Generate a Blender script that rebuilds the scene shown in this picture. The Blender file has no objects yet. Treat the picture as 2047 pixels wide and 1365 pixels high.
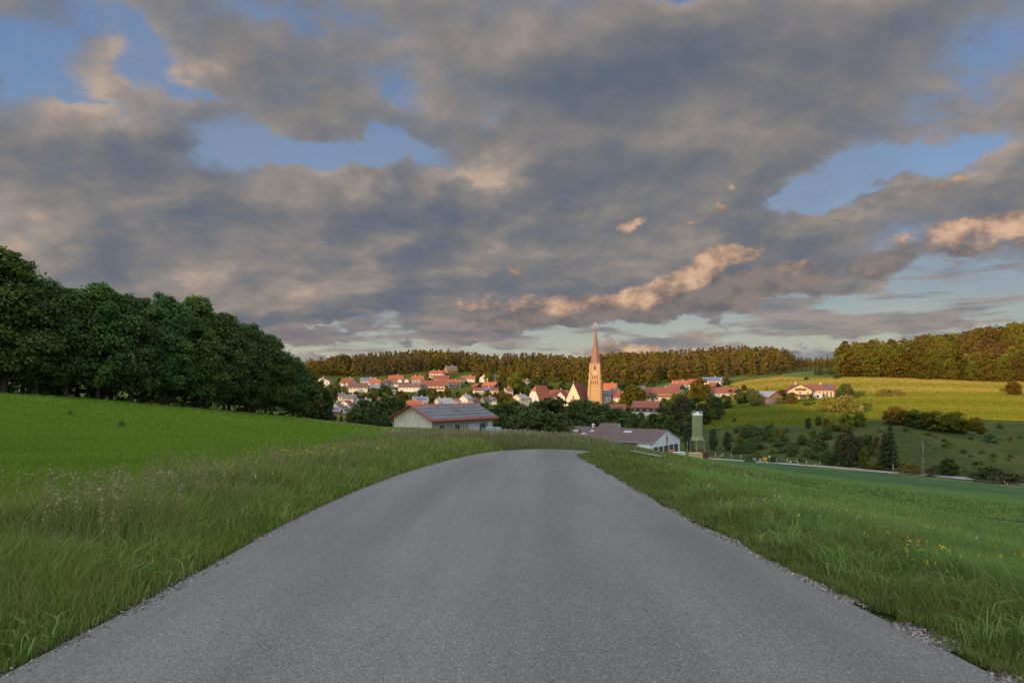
import bpy, math, random
import numpy as np
from mathutils import Vector, Matrix

# ------------------------------------------------------------------ camera, world, sun, exposure
S = bpy.context.scene
COL = S.collection
R = math.radians
F, CX, HY, EYE = 1365.0, 1023.5, 770.0, 1.45      # focal length and horizon in photo pixels, eye height in metres

cam_d = bpy.data.cameras.new('camera'); cam = bpy.data.objects.new('camera', cam_d); COL.objects.link(cam)
cam.location = (0, 0, EYE); cam.rotation_euler = (R(90), 0, 0)
cam_d.sensor_width = 36.0; cam_d.lens = 36.0 * F / 2047.0
cam_d.shift_y = (HY - 682.5) / 2047.0
cam_d.clip_start = 0.05; cam_d.clip_end = 9000
S.camera = cam
S.view_settings.view_transform = 'Standard'; S.view_settings.look = 'None'
S.view_settings.exposure = 0.0; S.view_settings.gamma = 1.0
S.cycles.max_bounces = 5; S.cycles.diffuse_bounces = 3; S.cycles.transmission_bounces = 3; S.cycles.transparent_max_bounces = 4
S.cycles.caustics_reflective = False; S.cycles.caustics_refractive = False

SUN_EL = 5.2
SUN_H = Vector((-0.6, -0.8, 0.0))                  # horizontal direction towards the sun
sun_dir = (SUN_H * math.cos(R(SUN_EL)) + Vector((0, 0, math.sin(R(SUN_EL))))).normalized()
sl = bpy.data.lights.new('sun', 'SUN'); sl.energy = 5.0; sl.angle = R(0.5); sl.color = (1.0, 0.56, 0.24)
so = bpy.data.objects.new('sun', sl); COL.objects.link(so)
so.rotation_euler = (-sun_dir).to_track_quat('-Z', 'Y').to_euler()

class NT:
    """small helper that wires shader nodes"""
    def __init__(s, tree): s.t = tree
    def n(s, typ, **kw):
        o = s.t.nodes.new(typ)
        for k, v in kw.items(): setattr(o, k, v)
        return o
    def put(s, sock, v):
        if v is None: return
        if isinstance(v, bpy.types.NodeSocket): s.t.links.new(v, sock)
        else:
            try: sock.default_value = v
            except Exception: sock.default_value = tuple(v) + (1.0,)
    def m(s, op, a, b=None, c=None, clamp=False):
        o = s.n('ShaderNodeMath', operation=op, use_clamp=clamp)
        s.put(o.inputs[0], a); s.put(o.inputs[1], b); s.put(o.inputs[2], c)
        return o.outputs[0]
    def v(s, op, a, b=None, scale=None):
        o = s.n('ShaderNodeVectorMath', operation=op)
        s.put(o.inputs[0], a)
        if b is not None: s.put(o.inputs[1], b)
        if scale is not None: s.put(o.inputs['Scale'], scale)
        return o.outputs[0]
    def xyz(s, x=0.0, y=0.0, z=0.0):
        o = s.n('ShaderNodeCombineXYZ')
        s.put(o.inputs[0], x); s.put(o.inputs[1], y); s.put(o.inputs[2], z)
        return o.outputs[0]
    def noise(s, vec, scale, detail=4.0, rough=0.5, dist=0.0, out=0, lac=2.0, dim='3D'):
        o = s.n('ShaderNodeTexNoise', noise_dimensions=dim)
        if vec is not None: s.put(o.inputs['Vector'], vec)
        s.put(o.inputs['Scale'], scale); s.put(o.inputs['Detail'], detail)
        s.put(o.inputs['Roughness'], rough); s.put(o.inputs['Distortion'], dist); s.put(o.inputs['Lacunarity'], lac)
        return o.outputs[out]
    def step(s, v, lo, hi, a=0.0, b=1.0, smooth=True):
        o = s.n('ShaderNodeMapRange', interpolation_type='SMOOTHSTEP' if smooth else 'LINEAR', clamp=True)
        for i, x in enumerate((v, lo, hi, a, b)): s.put(o.inputs[i], x)
        return o.outputs[0]
    def mix(s, f, a, b, blend='MIX'):
        o = s.n('ShaderNodeMix', data_type='RGBA', blend_type=blend, clamp_factor=True)
        s.put(o.inputs[0], f); s.put(o.inputs[6], a); s.put(o.inputs[7], b)
        return o.outputs[2]
    def ramp(s, f, stops):
        o = s.n('ShaderNodeValToRGB'); e = o.color_ramp.elements
        while len(e) < len(stops): e.new(0.5)
        for el, (p, c) in zip(e, stops): el.position = p; el.color = tuple(c) + (1.0,)
        s.put(o.inputs[0], f)
        return o.outputs[0]

def lin(r, g, b):
    f = lambda c: (c / 255 / 12.92) if c <= 10.3 else ((c / 255 + 0.055) / 1.055) ** 2.4
    return (f(r), f(g), f(b))

def build_sky():
    W = bpy.data.worlds.new('World'); S.world = W; W.use_nodes = True
    t = W.node_tree; t.nodes.clear(); k = NT(t)
    STR = 0.1
    d = k.n('ShaderNodeTexCoord').outputs['Generated']
    sp = k.n('ShaderNodeSeparateXYZ'); k.put(sp.inputs[0], d); x, y, z = sp.outputs
    el = k.m('ARCSINE', z); az = k.m('ARCTAN2', x, y)
    ae = k.xyz(az, el, 0.0)
    den = k.m('ADD', k.m('MAXIMUM', z, 0.0), 0.45)
    P = k.xyz(k.m('DIVIDE', x, den), k.m('DIVIDE', y, den), 0.0)      # where the ray meets the cloud deck

    def ang(px, py):
        a = math.atan((px - CX) / F); return a, math.atan((HY - py) / F * math.cos(a))
    def blobs(vec, lst):
        acc = None
        for px, py, rx, ry, rot, w in lst:
            a, e = ang(px, py)
            mp = k.n('ShaderNodeMapping', vector_type='TEXTURE'); k.put(mp.inputs[0], vec)
            mp.inputs[1].default_value = (a, e, 0); mp.inputs[2].default_value = (0, 0, R(rot))
            mp.inputs[3].default_value = (rx / F, ry / F, 1)
            g = k.n('ShaderNodeTexGradient', gradient_type='QUADRATIC_SPHERE'); k.put(g.inputs[0], mp.outputs[0])
            acc = k.m('MULTIPLY', g.outputs[1], w) if acc is None else k.m('MULTIPLY_ADD', g.outputs[1], w, acc)
        return acc
    # clear sky: physical sky, toned
    sky = k.n('ShaderNodeTexSky', sky_type='NISHITA', sun_disc=False)
    sky.sun_elevation = R(SUN_EL); sky.sun_rotation = math.atan2(SUN_H.x, SUN_H.y)
    sky.altitude = 450; sky.air_density = 1.0; sky.dust_density = 1.0; sky.ozone_density = 1.5
    air = k.ramp(k.m('MULTIPLY', el, 1.6), SKY_STOPS)
    clear = k.mix(SKY_MIX, sky.outputs[0], k.v('SCALE', air, scale=1.0 / STR))
    # the warp that ragged edges share
    wc = k.noise(P, 5.5, 6, 0.6, out=1)
    warp = k.v('SCALE', k.v('SUBTRACT', wc, (0.5, 0.5, 0.5)), scale=0.17)
    aw = k.v('ADD', ae, warp)
    wf = k.noise(k.v('MULTIPLY', ae, (1.0, 1.7, 1.0)), 9.0, 6, 0.62, out=1)
    aw2 = k.v('ADD', ae, k.v('MULTIPLY', k.v('SUBTRACT', wf, (0.5, 0.5, 0.5)), (0.09, 0.06, 0.0)))
    # deck of broken stratocumulus: big lumps, their folds and ragged rims
    Pw = k.v('ADD', P, k.v('SCALE', k.v('SUBTRACT', k.noise(P, 1.6, 4, 0.55, out=1), (0.5, 0.5, 0.5)), scale=0.22))
    Pr = k.v('ADD', k.v('MULTIPLY', Pw, (1.0, 1.15, 1.0)), (3.7, 1.9, 0.6))
    def lumps(v): return k.noise(v, 3.3, 9, 0.54)
    S1 = (-0.045, -0.065, 0.02)
    n1 = lumps(Pr); n1s = k.noise(k.v('ADD', Pr, S1), 3.3, 4, 0.50)
    n1c = k.noise(Pr, 3.3, 4, 0.50)
    fold = k.noise(Pr, 9.0, 8, 0.62); folds = k.noise(k.v('ADD', Pr, (-0.018, -0.026, 0.01)), 9.0, 4, 0.54)
    cov = blobs(aw, DECK)
    D = k.m('ADD', k.m('ADD', n1, k.m('MULTIPLY', fold, 0.42)), cov)
    mask = k.step(D, 0.66, 0.84)
    relief = k.m('ADD', k.m('MULTIPLY', k.m('SUBTRACT', n1c, n1s), 2.2), k.m('MULTIPLY', k.m('SUBTRACT', fold, folds), 0.8))
    tone = k.m('ADD', k.m('ADD', relief, 0.43), blobs(aw, WARM))
    thick = k.step(D, 0.74, 1.16)
    tone = k.m('ADD', tone, k.m('MULTIPLY', k.m('SUBTRACT', 0.5, thick), 0.30))
    dcol = k.ramp(tone, DECK_STOPS)
    thin = k.step(D, 0.98, 0.70)                                        # thin parts let the blue through
    dcol = k.mix(k.m('MULTIPLY', thin, 0.35), dcol, (*lin(122, 140, 168), 1))
    low = k.step(el, R(0.0), R(9.0))                                    # far clouds hang in warmer air
    dcol = k.mix(low, k.mix(1.0, dcol, (1.10, 1.02, 0.95, 1), 'MULTIPLY'), dcol)
    veil = k.m('MULTIPLY', k.step(k.noise(P, 3.2, 7, 0.64), 0.30, 0.66), k.step(el, R(2), R(12), 0.15, 0.80))
    clear = k.mix(veil, clear, k.v('SCALE', lin(128, 144, 168), scale=1.0 / STR))
    skyc = k.mix(mask, clear, k.v('SCALE', dcol, scale=1.0 / STR))
    # low thin streaks close to the horizon
    st = k.noise(k.v('MULTIPLY', ae, (4.0, 34.0, 1.0)), 1.6, 6, 0.58, 0.3)
    stm = k.m('MULTIPLY', k.step(k.m('ADD', st, blobs(aw2, STREAK)), 0.55, 0.72), k.step(el, R(17), R(9)))
    stn = k.noise(k.v('MULTIPLY', ae, (6.0, 30.0, 1.0)), 2.0, 4, 0.5)
    scol = k.ramp(stn, [(0.35, lin(116, 116, 124)), (0.62, lin(158, 142, 134))])
    skyc = k.mix(k.m('MULTIPLY', stm, 0.85), skyc, k.v('SCALE', scol, scale=1.0 / STR))
    # sunlit cumulus with grey undersides
    pf = k.noise(k.v('MULTIPLY', ae, (1.0, 1.25, 1.0)), 17.0, 8, 0.62)
    pfs = k.noise(k.v('MULTIPLY', k.v('ADD', ae, (-0.010, 0.016, 0.0)), (1.0, 1.25, 1.0)), 17.0, 5, 0.55)
    def layer(base, lst, stops, lo, hi, amt, bias=0.0):
        bl = blobs(aw2, lst); dd = k.m('ADD', bl, k.m('MULTIPLY', k.m('SUBTRACT', pf, 0.5), 1.5))
        mm = k.m('MULTIPLY', k.m('MULTIPLY', k.step(dd, lo, hi), amt), k.step(bl, 0.06, 0.26))
        tt = k.m('ADD', k.m('ADD', k.m('MULTIPLY', k.m('SUBTRACT', pf, pfs), 2.4), 0.30 + bias), k.m('MULTIPLY', dd, 0.42))
        return k.mix(mm, base, k.v('SCALE', k.ramp(tt, stops), scale=1.0 / STR))
    skyc = layer(skyc, UNDER, [(0.2, lin(104, 102, 106)), (0.8, lin(138, 126, 120))], 0.16, 0.42, 0.92)
    skyc = layer(skyc, LIT, [(0.20, lin(128, 114, 108)), (0.5, lin(168, 140, 122)), (0.75, lin(200, 164, 138)), (1.0, lin(222, 184, 154))], 0.16, 0.62, 0.93)
    # the half of the sky outside the picture: overhead and towards the sunset brightness is added to light the ground
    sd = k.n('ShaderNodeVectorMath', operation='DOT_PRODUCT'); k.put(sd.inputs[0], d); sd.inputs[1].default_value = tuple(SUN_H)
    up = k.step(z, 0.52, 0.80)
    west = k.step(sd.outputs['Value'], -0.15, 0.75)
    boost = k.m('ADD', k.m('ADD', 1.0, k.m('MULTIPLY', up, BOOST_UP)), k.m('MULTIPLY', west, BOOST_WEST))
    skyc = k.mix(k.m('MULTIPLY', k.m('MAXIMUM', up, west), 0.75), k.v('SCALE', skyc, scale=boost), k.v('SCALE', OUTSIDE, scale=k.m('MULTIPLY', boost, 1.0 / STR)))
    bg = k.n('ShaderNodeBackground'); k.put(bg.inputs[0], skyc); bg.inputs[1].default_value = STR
    out = k.n('ShaderNodeOutputWorld'); t.links.new(bg.outputs[0], out.inputs[0])
    W.cycles.sampling_method = 'MANUAL'; W.cycles.sample_map_resolution = 512

SKY_MIX = 0.96
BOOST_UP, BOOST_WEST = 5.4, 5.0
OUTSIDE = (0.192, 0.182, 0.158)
SKY_STOPS = [(0.0, lin(206, 190, 160)), (0.08, lin(184, 185, 166)), (0.18, lin(166, 179, 174)), (0.30, lin(150, 174, 194)), (0.42, lin(132, 160, 194)), (0.60, lin(106, 139, 184)), (0.82, lin(88, 123, 171))]
DECK_STOPS = [(0.02, lin(97, 106, 122)), (0.34, lin(115, 117, 123)), (0.55, lin(132, 128, 127)), (0.80, lin(156, 145, 137)), (1.0, lin(188, 166, 148))]
#        px   py   rx   ry  rot  weight
DECK = [(1000, 460, 2600, 1100, 0, 0.33), (290, 110, 200, 105, -45, -0.42), (70, 150, 280, 70, -12, -0.22), (190, 205, 260, 40, -14, -0.22), (510, 10, 170, 70, 0, -0.20),
        (690, 314, 330, 62, 2, -0.86), (560, 330, 140, 40, 10, -0.26), (1740, 352, 350, 66, 4, -0.58), (1620, 380, 160, 60, 30, -0.30), (1930, 330, 220, 60, 6, -0.28), (2050, 70, 170, 90, 0, -0.16), (1900, 170, 340, 90, 10, -0.06),
        (795, 200, 90, 70, 30, -0.16), (1000, 225, 140, 60, 0, -0.20), (1250, 679, 900, 62, 2, -0.95), (1660, 602, 330, 60, 8, -0.62),
        (1930, 618, 420, 80, 4, -0.56), (640, 640, 260, 26, -6, -0.40), (1370, -8, 200, 36, 0, -0.3), (640, 708, 360, 26, 0, -0.6), (420, 640, 520, 70, 0, 0.34), (420, 205, 150, 30, -8, -0.22),
        (600, 500, 860, 200, 0, 0.22), (1500, 480, 800, 150, 8, 0.28), (1000, 420, 600, 110, 8, 0.26), (1400, 150, 760, 200, 5, 0.20),
        (300, 400, 560, 110, -5, 0.20), (1380, 600, 460, 50, 10, 0.3), (700, 90, 420, 150, 0, 0.16)]
WARM = [(250, 450, 620, 150, 0, 0.10), (940, 355, 320, 56, 12, 0.46), (1250, 395, 360, 90, 0, 0.14), (390, 160, 140, 56, 0, 0.40), (275, 268, 170, 50, -12, 0.34), (480, 240, 260, 90, 0, 0.20),
        (1350, 40, 520, 90, 6, 0.24), (650, 40, 380, 160, 0, 0.12), (1750, 410, 500, 50, 8, 0.28), (380, 430, 480, 70, 0, 0.12), (1560, 230, 300, 90, 8, 0.10),
        (850, 280, 300, 70, 0, -0.16), (120, 330, 460, 110, -8, -0.10), (1250, 180, 480, 110, 0, -0.14), (1700, 110, 360, 120, 8, -0.08), (1750, 520, 480, 100, 6, -0.08), (450, 560, 900, 200, 0, 0.20),
        (1100, 520, 560, 130, 0, 0.16), (1400, 470, 300, 50, 10, 0.10)]
STREAK = [(1000, 450, 3000, 400, 0, -0.06), (1000, 686, 260, 30, -3, 0.22), (1180, 668, 220, 24, -6, 0.22), (1560, 672, 400, 34, 0, 0.24), (1350, 680, 220, 24, 0, 0.2), (1560, 624, 240, 44, -8, 0.3),
          (1850, 570, 480, 100, 6, 0.10), (1850, 640, 460, 46, 8, 0.2), (1700, 655, 300, 46, 0, 0.2), (720, 660, 600, 54, 0, 0.26), (560, 700, 460, 26, 0, 0.16), (960, 650, 300, 36, 0, 0.2)]
UNDER = [(1240, 618, 460, 52, 8, 0.80), (1430, 590, 260, 64, 12, 0.90), (1080, 628, 300, 40, 4, 0.70), (1530, 580, 180, 50, 10, 0.6), (1700, 530, 300, 60, 6, 0.40), (1980, 486, 240, 26, 0, 0.4)]
LIT = [(1480, 512, 110, 50, 8, 0.95), (1420, 530, 130, 56, 20, 0.90), (1360, 562, 150, 46, 24, 0.85), (1290, 584, 170, 44, 14, 0.80), (1190, 600, 190, 40, 8, 0.70), (1080, 606, 150, 38, 0, 0.58), (960, 612, 140, 42, 0, 0.55),
       (1030, 548, 44, 32, 0, 0.74), (1590, 538, 52, 44, -20, 0.70), (1950, 456, 220, 46, 3, 0.90), (2060, 450, 130, 44, 0, 0.7), (1270, 446, 70, 26, 24, 0.62), (1370, 434, 90, 26, 16, 0.68),
       (1430, 404, 44, 20, 0, 0.46), (1450, 376, 36, 14, 0, 0.36), (1250, 703, 230, 34, 2, 0.86), (1705, 690, 90, 50, 50, 0.50), (1690, 418, 120, 22, 8, 0.36), (1900, 378, 200, 24, 10, 0.36)]
build_sky()

# ------------------------------------------------------------------ terrain
def pt(px, py, Y):
    """photo pixel and distance -> place in the valley"""
    return ((px - CX) / F * Y, Y, EYE - (py - HY) / F * Y)

CTRL = []
for X_ in (-5.5, -2.8, 0, 2.8):
    for Y_ in (-12, -4, 0, 4, 8, 12, 16, 20, 25, 30): CTRL.append((X_, Y_, -0.0476 * Y_ - (0.02 if X_ < -5 else 0)))
for a in [(0, 870, 35), (0, 822, 65), (0, 787, 103), (300, 870, 45), (300, 836, 80), (300, 809, 122), (600, 880, 55), (600, 851, 100), (600, 834, 165),
          (780, 870, 70), (780, 853, 112), (900, 872, 60), (900, 863, 84), (1000, 870, 75), (1000, 884, 45), (1075, 884, 45), (1150, 875, 60),
          (1250, 889, 55), (1300, 900, 55), (1330, 905, 80), (1157, 870, 75), (1205, 878, 75),
          # right field, falling away
          (2047, 1150, 9), (2047, 1060, 22), (2047, 1010, 50), (1700, 1150, 6.6), (1700, 1050, 15), (1700, 1010, 30), (1700, 965, 85), (1900, 1040, 24),
          (2047, 992, 90), (1500, 960, 40), (1500, 931, 100), (1300, 925, 36), (1400, 935, 42), (1400, 919, 120), (1390, 921, 70), (1345, 911, 75), (1860, 973, 102), (1680, 956, 118),
          # valley floor and lane
          (1359, 905, 218), (1390, 915, 203), (1500, 921, 194), (1600, 930, 183), (1783, 945, 168), (2047, 972, 145), (1500, 925, 170), (1700, 945, 150),
          # scrub slope on the right, shoulder, meadow
          (1500, 906, 210), (1500, 870, 235), (1500, 845, 262), (1500, 815, 320), (1500, 776, 420), (1500, 760, 470),
          (1600, 880, 215), (1600, 850, 245), (1600, 815, 310), (1620, 797, 345), (1600, 757, 450), (1600, 743, 520),
          (1700, 880, 205), (1700, 846, 235), (1700, 822, 285), (1700, 790, 360), (1700, 755, 430),
          (1790, 838, 225), (1880, 885, 195), (1960, 925, 172), (1900, 862, 240), (1900, 836, 268), (1900, 800, 325), (1900, 761, 415),
          (2047, 942, 160), (2047, 900, 190), (2047, 860, 235), (2047, 836, 270), (2047, 800, 330), (2047, 766, 400), (2400, 800, 330), (2400, 900, 200), (2500, 980, 130),
          (1800, 738, 520), (2047, 690, 500), (1700, 745, 480), (1900, 715, 520), (2047, 650, 640), (2300, 690, 480), (1800, 718, 640),
          # village
          (1190, 822, 560), (1075, 816, 540), (1250, 802, 560), (1350, 791, 540), (1430, 777, 540), (1300, 822, 420), (1400, 806, 400),
          (660, 826, 470), (690, 801, 520), (700, 782, 580), (640, 767, 600), (750, 773, 600), (850, 781, 600), (850, 766, 640), (900, 746, 700),
          (830, 808, 500), (930, 808, 510), (1000, 803, 540), (980, 786, 580), (960, 764, 660), (940, 744, 720), (1050, 767, 680), (1050, 787, 600),
          (620, 757, 680), (650, 751, 720), (750, 752, 720), (850, 742, 770), (1000, 752, 780), (1100, 762, 740), (1200, 770, 700), (1300, 767, 680),
          (1400, 757, 640), (1500, 752, 600), (1570, 748, 590),
          (1000, 736, 950), (700, 746, 800), (1450, 728, 800), (1200, 738, 900), (1600, 735, 680), (1300, 735, 900), (850, 732, 900), (1640, 737, 900), (1710, 730, 800), (1600, 738, 800), (540, 760, 700), (300, 765, 700)]:
    CTRL.append(pt(*a))
CTRL += [(-20, 138, -8.6), (-4, 152, -9.2), (-24, 146, -8.6), (8, 140, -8.4), (30, 190, -19.6), (40, 222, -20), (16, 240, -20), (14, 270, -20), (0, 215, -17), (60, 240, -19.6),
         (-20, 260, -17), (-40, 300, -17), (20, 330, -20), (-60, 380, -17), (60, 400, -19), (-90, 430, -17), (0, 460, -19), (-60, 240, -13),
         (-60, 190, -7.5), (-84, 110, 0.4), (-120, 110, 2.5), (-150, 180, 0), (-110, 240, -9), (-160, 320, -8), (-200, 450, -8), (-260, 250, 8), (-120, 60, 3.5), (-60, 30, 0.6),
         (-30, 8, -0.4), (-20, -10, 0.4), (-60, -20, 3), (20, -20, 0.6), (60, -30, -3), (60, 20, -8.5), (110, 60, -16), (140, 110, -19), (200, 120, -19),
         (0, 1300, 5), (-700, 1300, 5), (700, 1300, 10), (0, 2600, 0), (-2200, 1500, 0), (2200, 1500, 10), (-2000, 0, 30), (2000, 0, 30), (0, -2500, 20), (-1800, -1800, 20), (1800, -1800, 20),
         (-700, 700, 10), (800, 600, 40), (600, 200, 0)]
SHADE_RIDGE = [(-260, 30), (-150, 34), (-60, 34), (20, 34), (55, 34.5), (82, 39), (118, 43), (200, 44), (300, 43), (380, 34), (470, 25), (600, 22)]
def uv(u, v): return (0.6 * u - 0.8 * v, 0.8 * u + 0.6 * v)
for v_, h_ in SHADE_RIDGE:                                # unseen hill added behind the camera, shaped to keep the near valley in shade
    CTRL.append((*uv(-200, v_), h_)); CTRL.append((*uv(-300, v_), h_ - 8)); CTRL.append((*uv(-120, v_), h_ * 0.42))

_C = np.array(CTRL, float); _SC = 100.0
def _phi(r2): return np.where(r2 > 1e-12, 0.5 * r2 * np.log(np.maximum(r2, 1e-12)), 0.0)
def _fit():
    P = _C[:, :2] / _SC; n = len(P)
    K = _phi(((P[:, None] - P[None]) ** 2).sum(-1)) + np.eye(n) * 2e-4
    Q = np.hstack([np.ones((n, 1)), P])
    A = np.zeros((n + 3, n + 3)); A[:n, :n] = K; A[:n, n:] = Q; A[n:, :n] = Q.T
    return P, np.linalg.solve(A, np.concatenate([_C[:, 2], np.zeros(3)]))
_P, _W = _fit()
def Z(x, y):
    x = np.atleast_1d(np.asarray(x, float)); y = np.atleast_1d(np.asarray(y, float)); sh = x.shape
    q = np.stack([x.ravel(), y.ravel()], 1) / _SC; o = np.empty(len(q))
    for i in range(0, len(q), 20000):
        b = q[i:i + 20000]
        o[i:i + 20000] = _phi(((b[:, None] - _P[None]) ** 2).sum(-1)) @ _W[:len(_P)] + _W[-3] + b @ _W[-2:]
    return o.reshape(sh)
def z1(x, y): return float(Z(x, y)[0])
def at(px, py, ymin=60.0, ymax=1100.0):
    """where the sight line through a photo pixel first meets the terrain beyond ymin"""
    Y = np.arange(ymin, ymax, 1.0)
    hit = np.nonzero(Z((px - CX) / F * Y, Y) >= EYE - (py - HY) / F * Y)[0]
    Yh = Y[hit[0]] if len(hit) else ymax
    return (px - CX) / F * Yh, float(Yh)
def pix(x, y, z): return CX + x / y * F, HY - (z - EYE) / y * F

# ------------------------------------------------------------------ materials
def new_mat(name):
    m = bpy.data.materials.new(name); m.use_nodes = True
    m.node_tree.nodes.clear(); k = NT(m.node_tree)
    out = k.n('ShaderNodeOutputMaterial')
    return m, k, out
MATS = {}
def paint(name, col, rough=0.8, var=0.25, scale=3.0, spec=0.2, metal=0.0, streak=None, bump=0.0, obj_var=0.0):
    """plain surface whose colour drifts a little over the object"""
    if name in MATS: return MATS[name]
    m, k, out = new_mat(name)
    tc = k.n('ShaderNodeTexCoord').outputs['Object']
    v = k.v('MULTIPLY', tc, streak) if streak else tc
    n = k.noise(v, scale, 6, 0.6)
    f = k.step(n, 0.25, 0.75, 1 - var, 1 + var, smooth=False)
    if obj_var:
        rnd = k.n('ShaderNodeObjectInfo').outputs['Random']
        f = k.m('MULTIPLY', f, k.step(rnd, 0, 1, 1 - obj_var, 1 + obj_var, smooth=False))
    b = k.n('ShaderNodeBsdfPrincipled')
    k.put(b.inputs['Base Color'], k.v('SCALE', tuple(col), scale=f))
    b.inputs['Roughness'].default_value = rough; b.inputs['Specular IOR Level'].default_value = spec; b.inputs['Metallic'].default_value = metal
    if bump:
        bp = k.n('ShaderNodeBump'); bp.inputs['Strength'].default_value = bump; bp.inputs['Distance'].default_value = 0.02
        k.put(bp.inputs['Height'], n); k.put(b.inputs['Normal'], bp.outputs[0])
    k.t.links.new(b.outputs[0], out.inputs[0])
    MATS[name] = m
    return m
def tiles(name, col, dark=0.72, size=0.34, rough=0.75):
    """roof tiling: courses across the slope, weathered"""
    if name in MATS: return MATS[name]
    m, k, out = new_mat(name)
    tc = k.n('ShaderNodeTexCoord').outputs['Object']
    br = k.n('ShaderNodeTexBrick'); k.put(br.inputs['Vector'], k.v('MULTIPLY', tc, (1, 1, 1)))
    n = k.noise(tc, 0.9, 6, 0.65); n2 = k.noise(tc, 5.0, 4, 0.6)
    sx = k.n('ShaderNodeSeparateXYZ'); k.put(sx.inputs[0], tc)
    course = k.m('FRACT', k.m('MULTIPLY', sx.outputs[2], 1.0 / size * 2.2))
    f = k.m('MULTIPLY', k.step(n, 0.25, 0.75, 0.78, 1.2, smooth=False), k.step(n2, 0.2, 0.8, 0.85, 1.13, smooth=False))
    f = k.m('MULTIPLY', f, k.step(course, 0.0, 0.35, dark, 1.0))
    rnd = k.n('ShaderNodeObjectInfo').outputs['Random']
    f = k.m('MULTIPLY', f, k.step(rnd, 0, 1, 0.86, 1.14, smooth=False))
    b = k.n('ShaderNodeBsdfPrincipled'); k.put(b.inputs['Base Color'], k.v('SCALE', tuple(col), scale=f))
    b.inputs['Roughness'].default_value = rough; b.inputs['Specular IOR Level'].default_value = 0.25
    k.t.links.new(b.outputs[0], out.inputs[0]); MATS[name] = m
    return m
def leaf(name, c0, c1, trans=0.3, objvar=0.18, gloss=0.0, c2=None):
    """leaves: every leaf has its own shade, every tree its own tint"""
    if name in MATS: return MATS[name]
    m, k, out = new_mat(name)
    at_ = k.n('ShaderNodeAttribute', attribute_name='rnd').outputs['Fac']
    stops = [(0.0, c0), (1.0, c1)] if c2 is None else [(0.0, c0), (0.7, c1), (1.0, c2)]
    c = k.ramp(at_, stops)
    oi = k.n('ShaderNodeObjectInfo').outputs['Random']
    hs = k.n('ShaderNodeHueSaturation')
    k.put(hs.inputs['Hue'], k.step(k.m('FRACT', k.m('MULTIPLY', oi, 7.31)), 0, 1, 0.5 - 0.10 * objvar, 0.5 + 0.10 * objvar, smooth=False))
    k.put(hs.inputs['Value'], k.step(oi, 0, 1, 1 - objvar, 1 + objvar, smooth=False)); k.put(hs.inputs['Color'], c)
    d = k.n('ShaderNodeBsdfDiffuse'); t = k.n('ShaderNodeBsdfTranslucent'); mx = k.n('ShaderNodeMixShader')
    k.put(d.inputs[0], hs.outputs[0]); k.put(t.inputs[0], hs.outputs[0]); mx.inputs[0].default_value = trans
    k.t.links.new(d.outputs[0], mx.inputs[1]); k.t.links.new(t.outputs[0], mx.inputs[2])
    sh = mx.outputs[0]
    if gloss:
        g = k.n('ShaderNodeBsdfGlossy'); g.inputs['Roughness'].default_value = 0.45; k.put(g.inputs[0], (0.8, 0.9, 0.8, 1))
        m2 = k.n('ShaderNodeMixShader'); m2.inputs[0].default_value = gloss
        k.t.links.new(sh, m2.inputs[1]); k.t.links.new(g.outputs[0], m2.inputs[2]); sh = m2.outputs[0]
    k.t.links.new(sh, out.inputs[0]); MATS[name] = m
    return m
def ground_mat(name, stops, streak=(1, 1, 1), s1=0.05, s2=0.8, s3=9.0, bump=0.25, sheen=0.0):
    """open ground: broad patches, tufts and fine grain"""
    m, k, out = new_mat(name)
    p = k.n('ShaderNodeNewGeometry').outputs['Position']
    v = k.v('MULTIPLY', p, streak)
    a = k.noise(v, s1, 5, 0.6); b_ = k.noise(v, s2, 5, 0.62); c_ = k.noise(p, s3, 4, 0.65)
    f = k.m('ADD', k.m('ADD', k.m('MULTIPLY', a, 0.5), k.m('MULTIPLY', b_, 0.32)), k.m('MULTIPLY', c_, 0.18))
    f = k.step(f, 0.32, 0.68, smooth=False)
    b = k.n('ShaderNodeBsdfPrincipled'); k.put(b.inputs['Base Color'], k.ramp(f, stops))
    b.inputs['Roughness'].default_value = 0.95; b.inputs['Specular IOR Level'].default_value = 0.05
    if sheen: b.inputs['Sheen Weight'].default_value = sheen
    bp = k.n('ShaderNodeBump'); bp.inputs['Strength'].default_value = bump; bp.inputs['Distance'].default_value = 0.3
    k.put(bp.inputs['Height'], k.m('ADD', b_, c_)); k.put(b.inputs['Normal'], bp.outputs[0])
    k.t.links.new(b.outputs[0], out.inputs[0])
    return m

M_FIELD = ground_mat('young_crop', [(0, (.068, .125, .015)), (.5, (.092, .158, .019)), (1, (.130, .195, .028))], (0.35, 1.3, 1), 0.09, 0.9, 14, 0.5)
M_GRASSLAND = ground_mat('hay_grass', [(0, (.055, .105, .026)), (.5, (.078, .140, .036)), (1, (.115, .17, .05))], (0.5, 1.2, 1), 0.07, 1.1, 12, 0.5)
M_CROP = ground_mat('blue_green_crop', [(0, (.036, .078, .031)), (.5, (.050, .100, .039)), (1, (.074, .128, .050))], (0.6, 1.4, 1), 0.08, 0.7, 8, 0.4)
M_SCRUB = ground_mat('rough_hillside_grass', [(0, (.020, .036, .012)), (.45, (.050, .066, .018)), (.75, (.075, .084, .024)), (1, (.115, .10, .038))], (1, 1, 1), 0.05, 0.28, 2, 0.9)
M_MEADOW = ground_mat('mown_meadow', [(0, (.060, .090, .012)), (.5, (.080, .112, .015)), (1, (.110, .13, .022))], (0.3, 1.2, 1), 0.03, 0.3, 3, 0.6)
M_LAND = ground_mat('village_lawn', [(0, (.065, .085, .022)), (.5, (.10, .125, .03)), (1, (.15, .14, .045))], (1, 1, 1), 0.03, 0.3, 2, 0.6)
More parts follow.
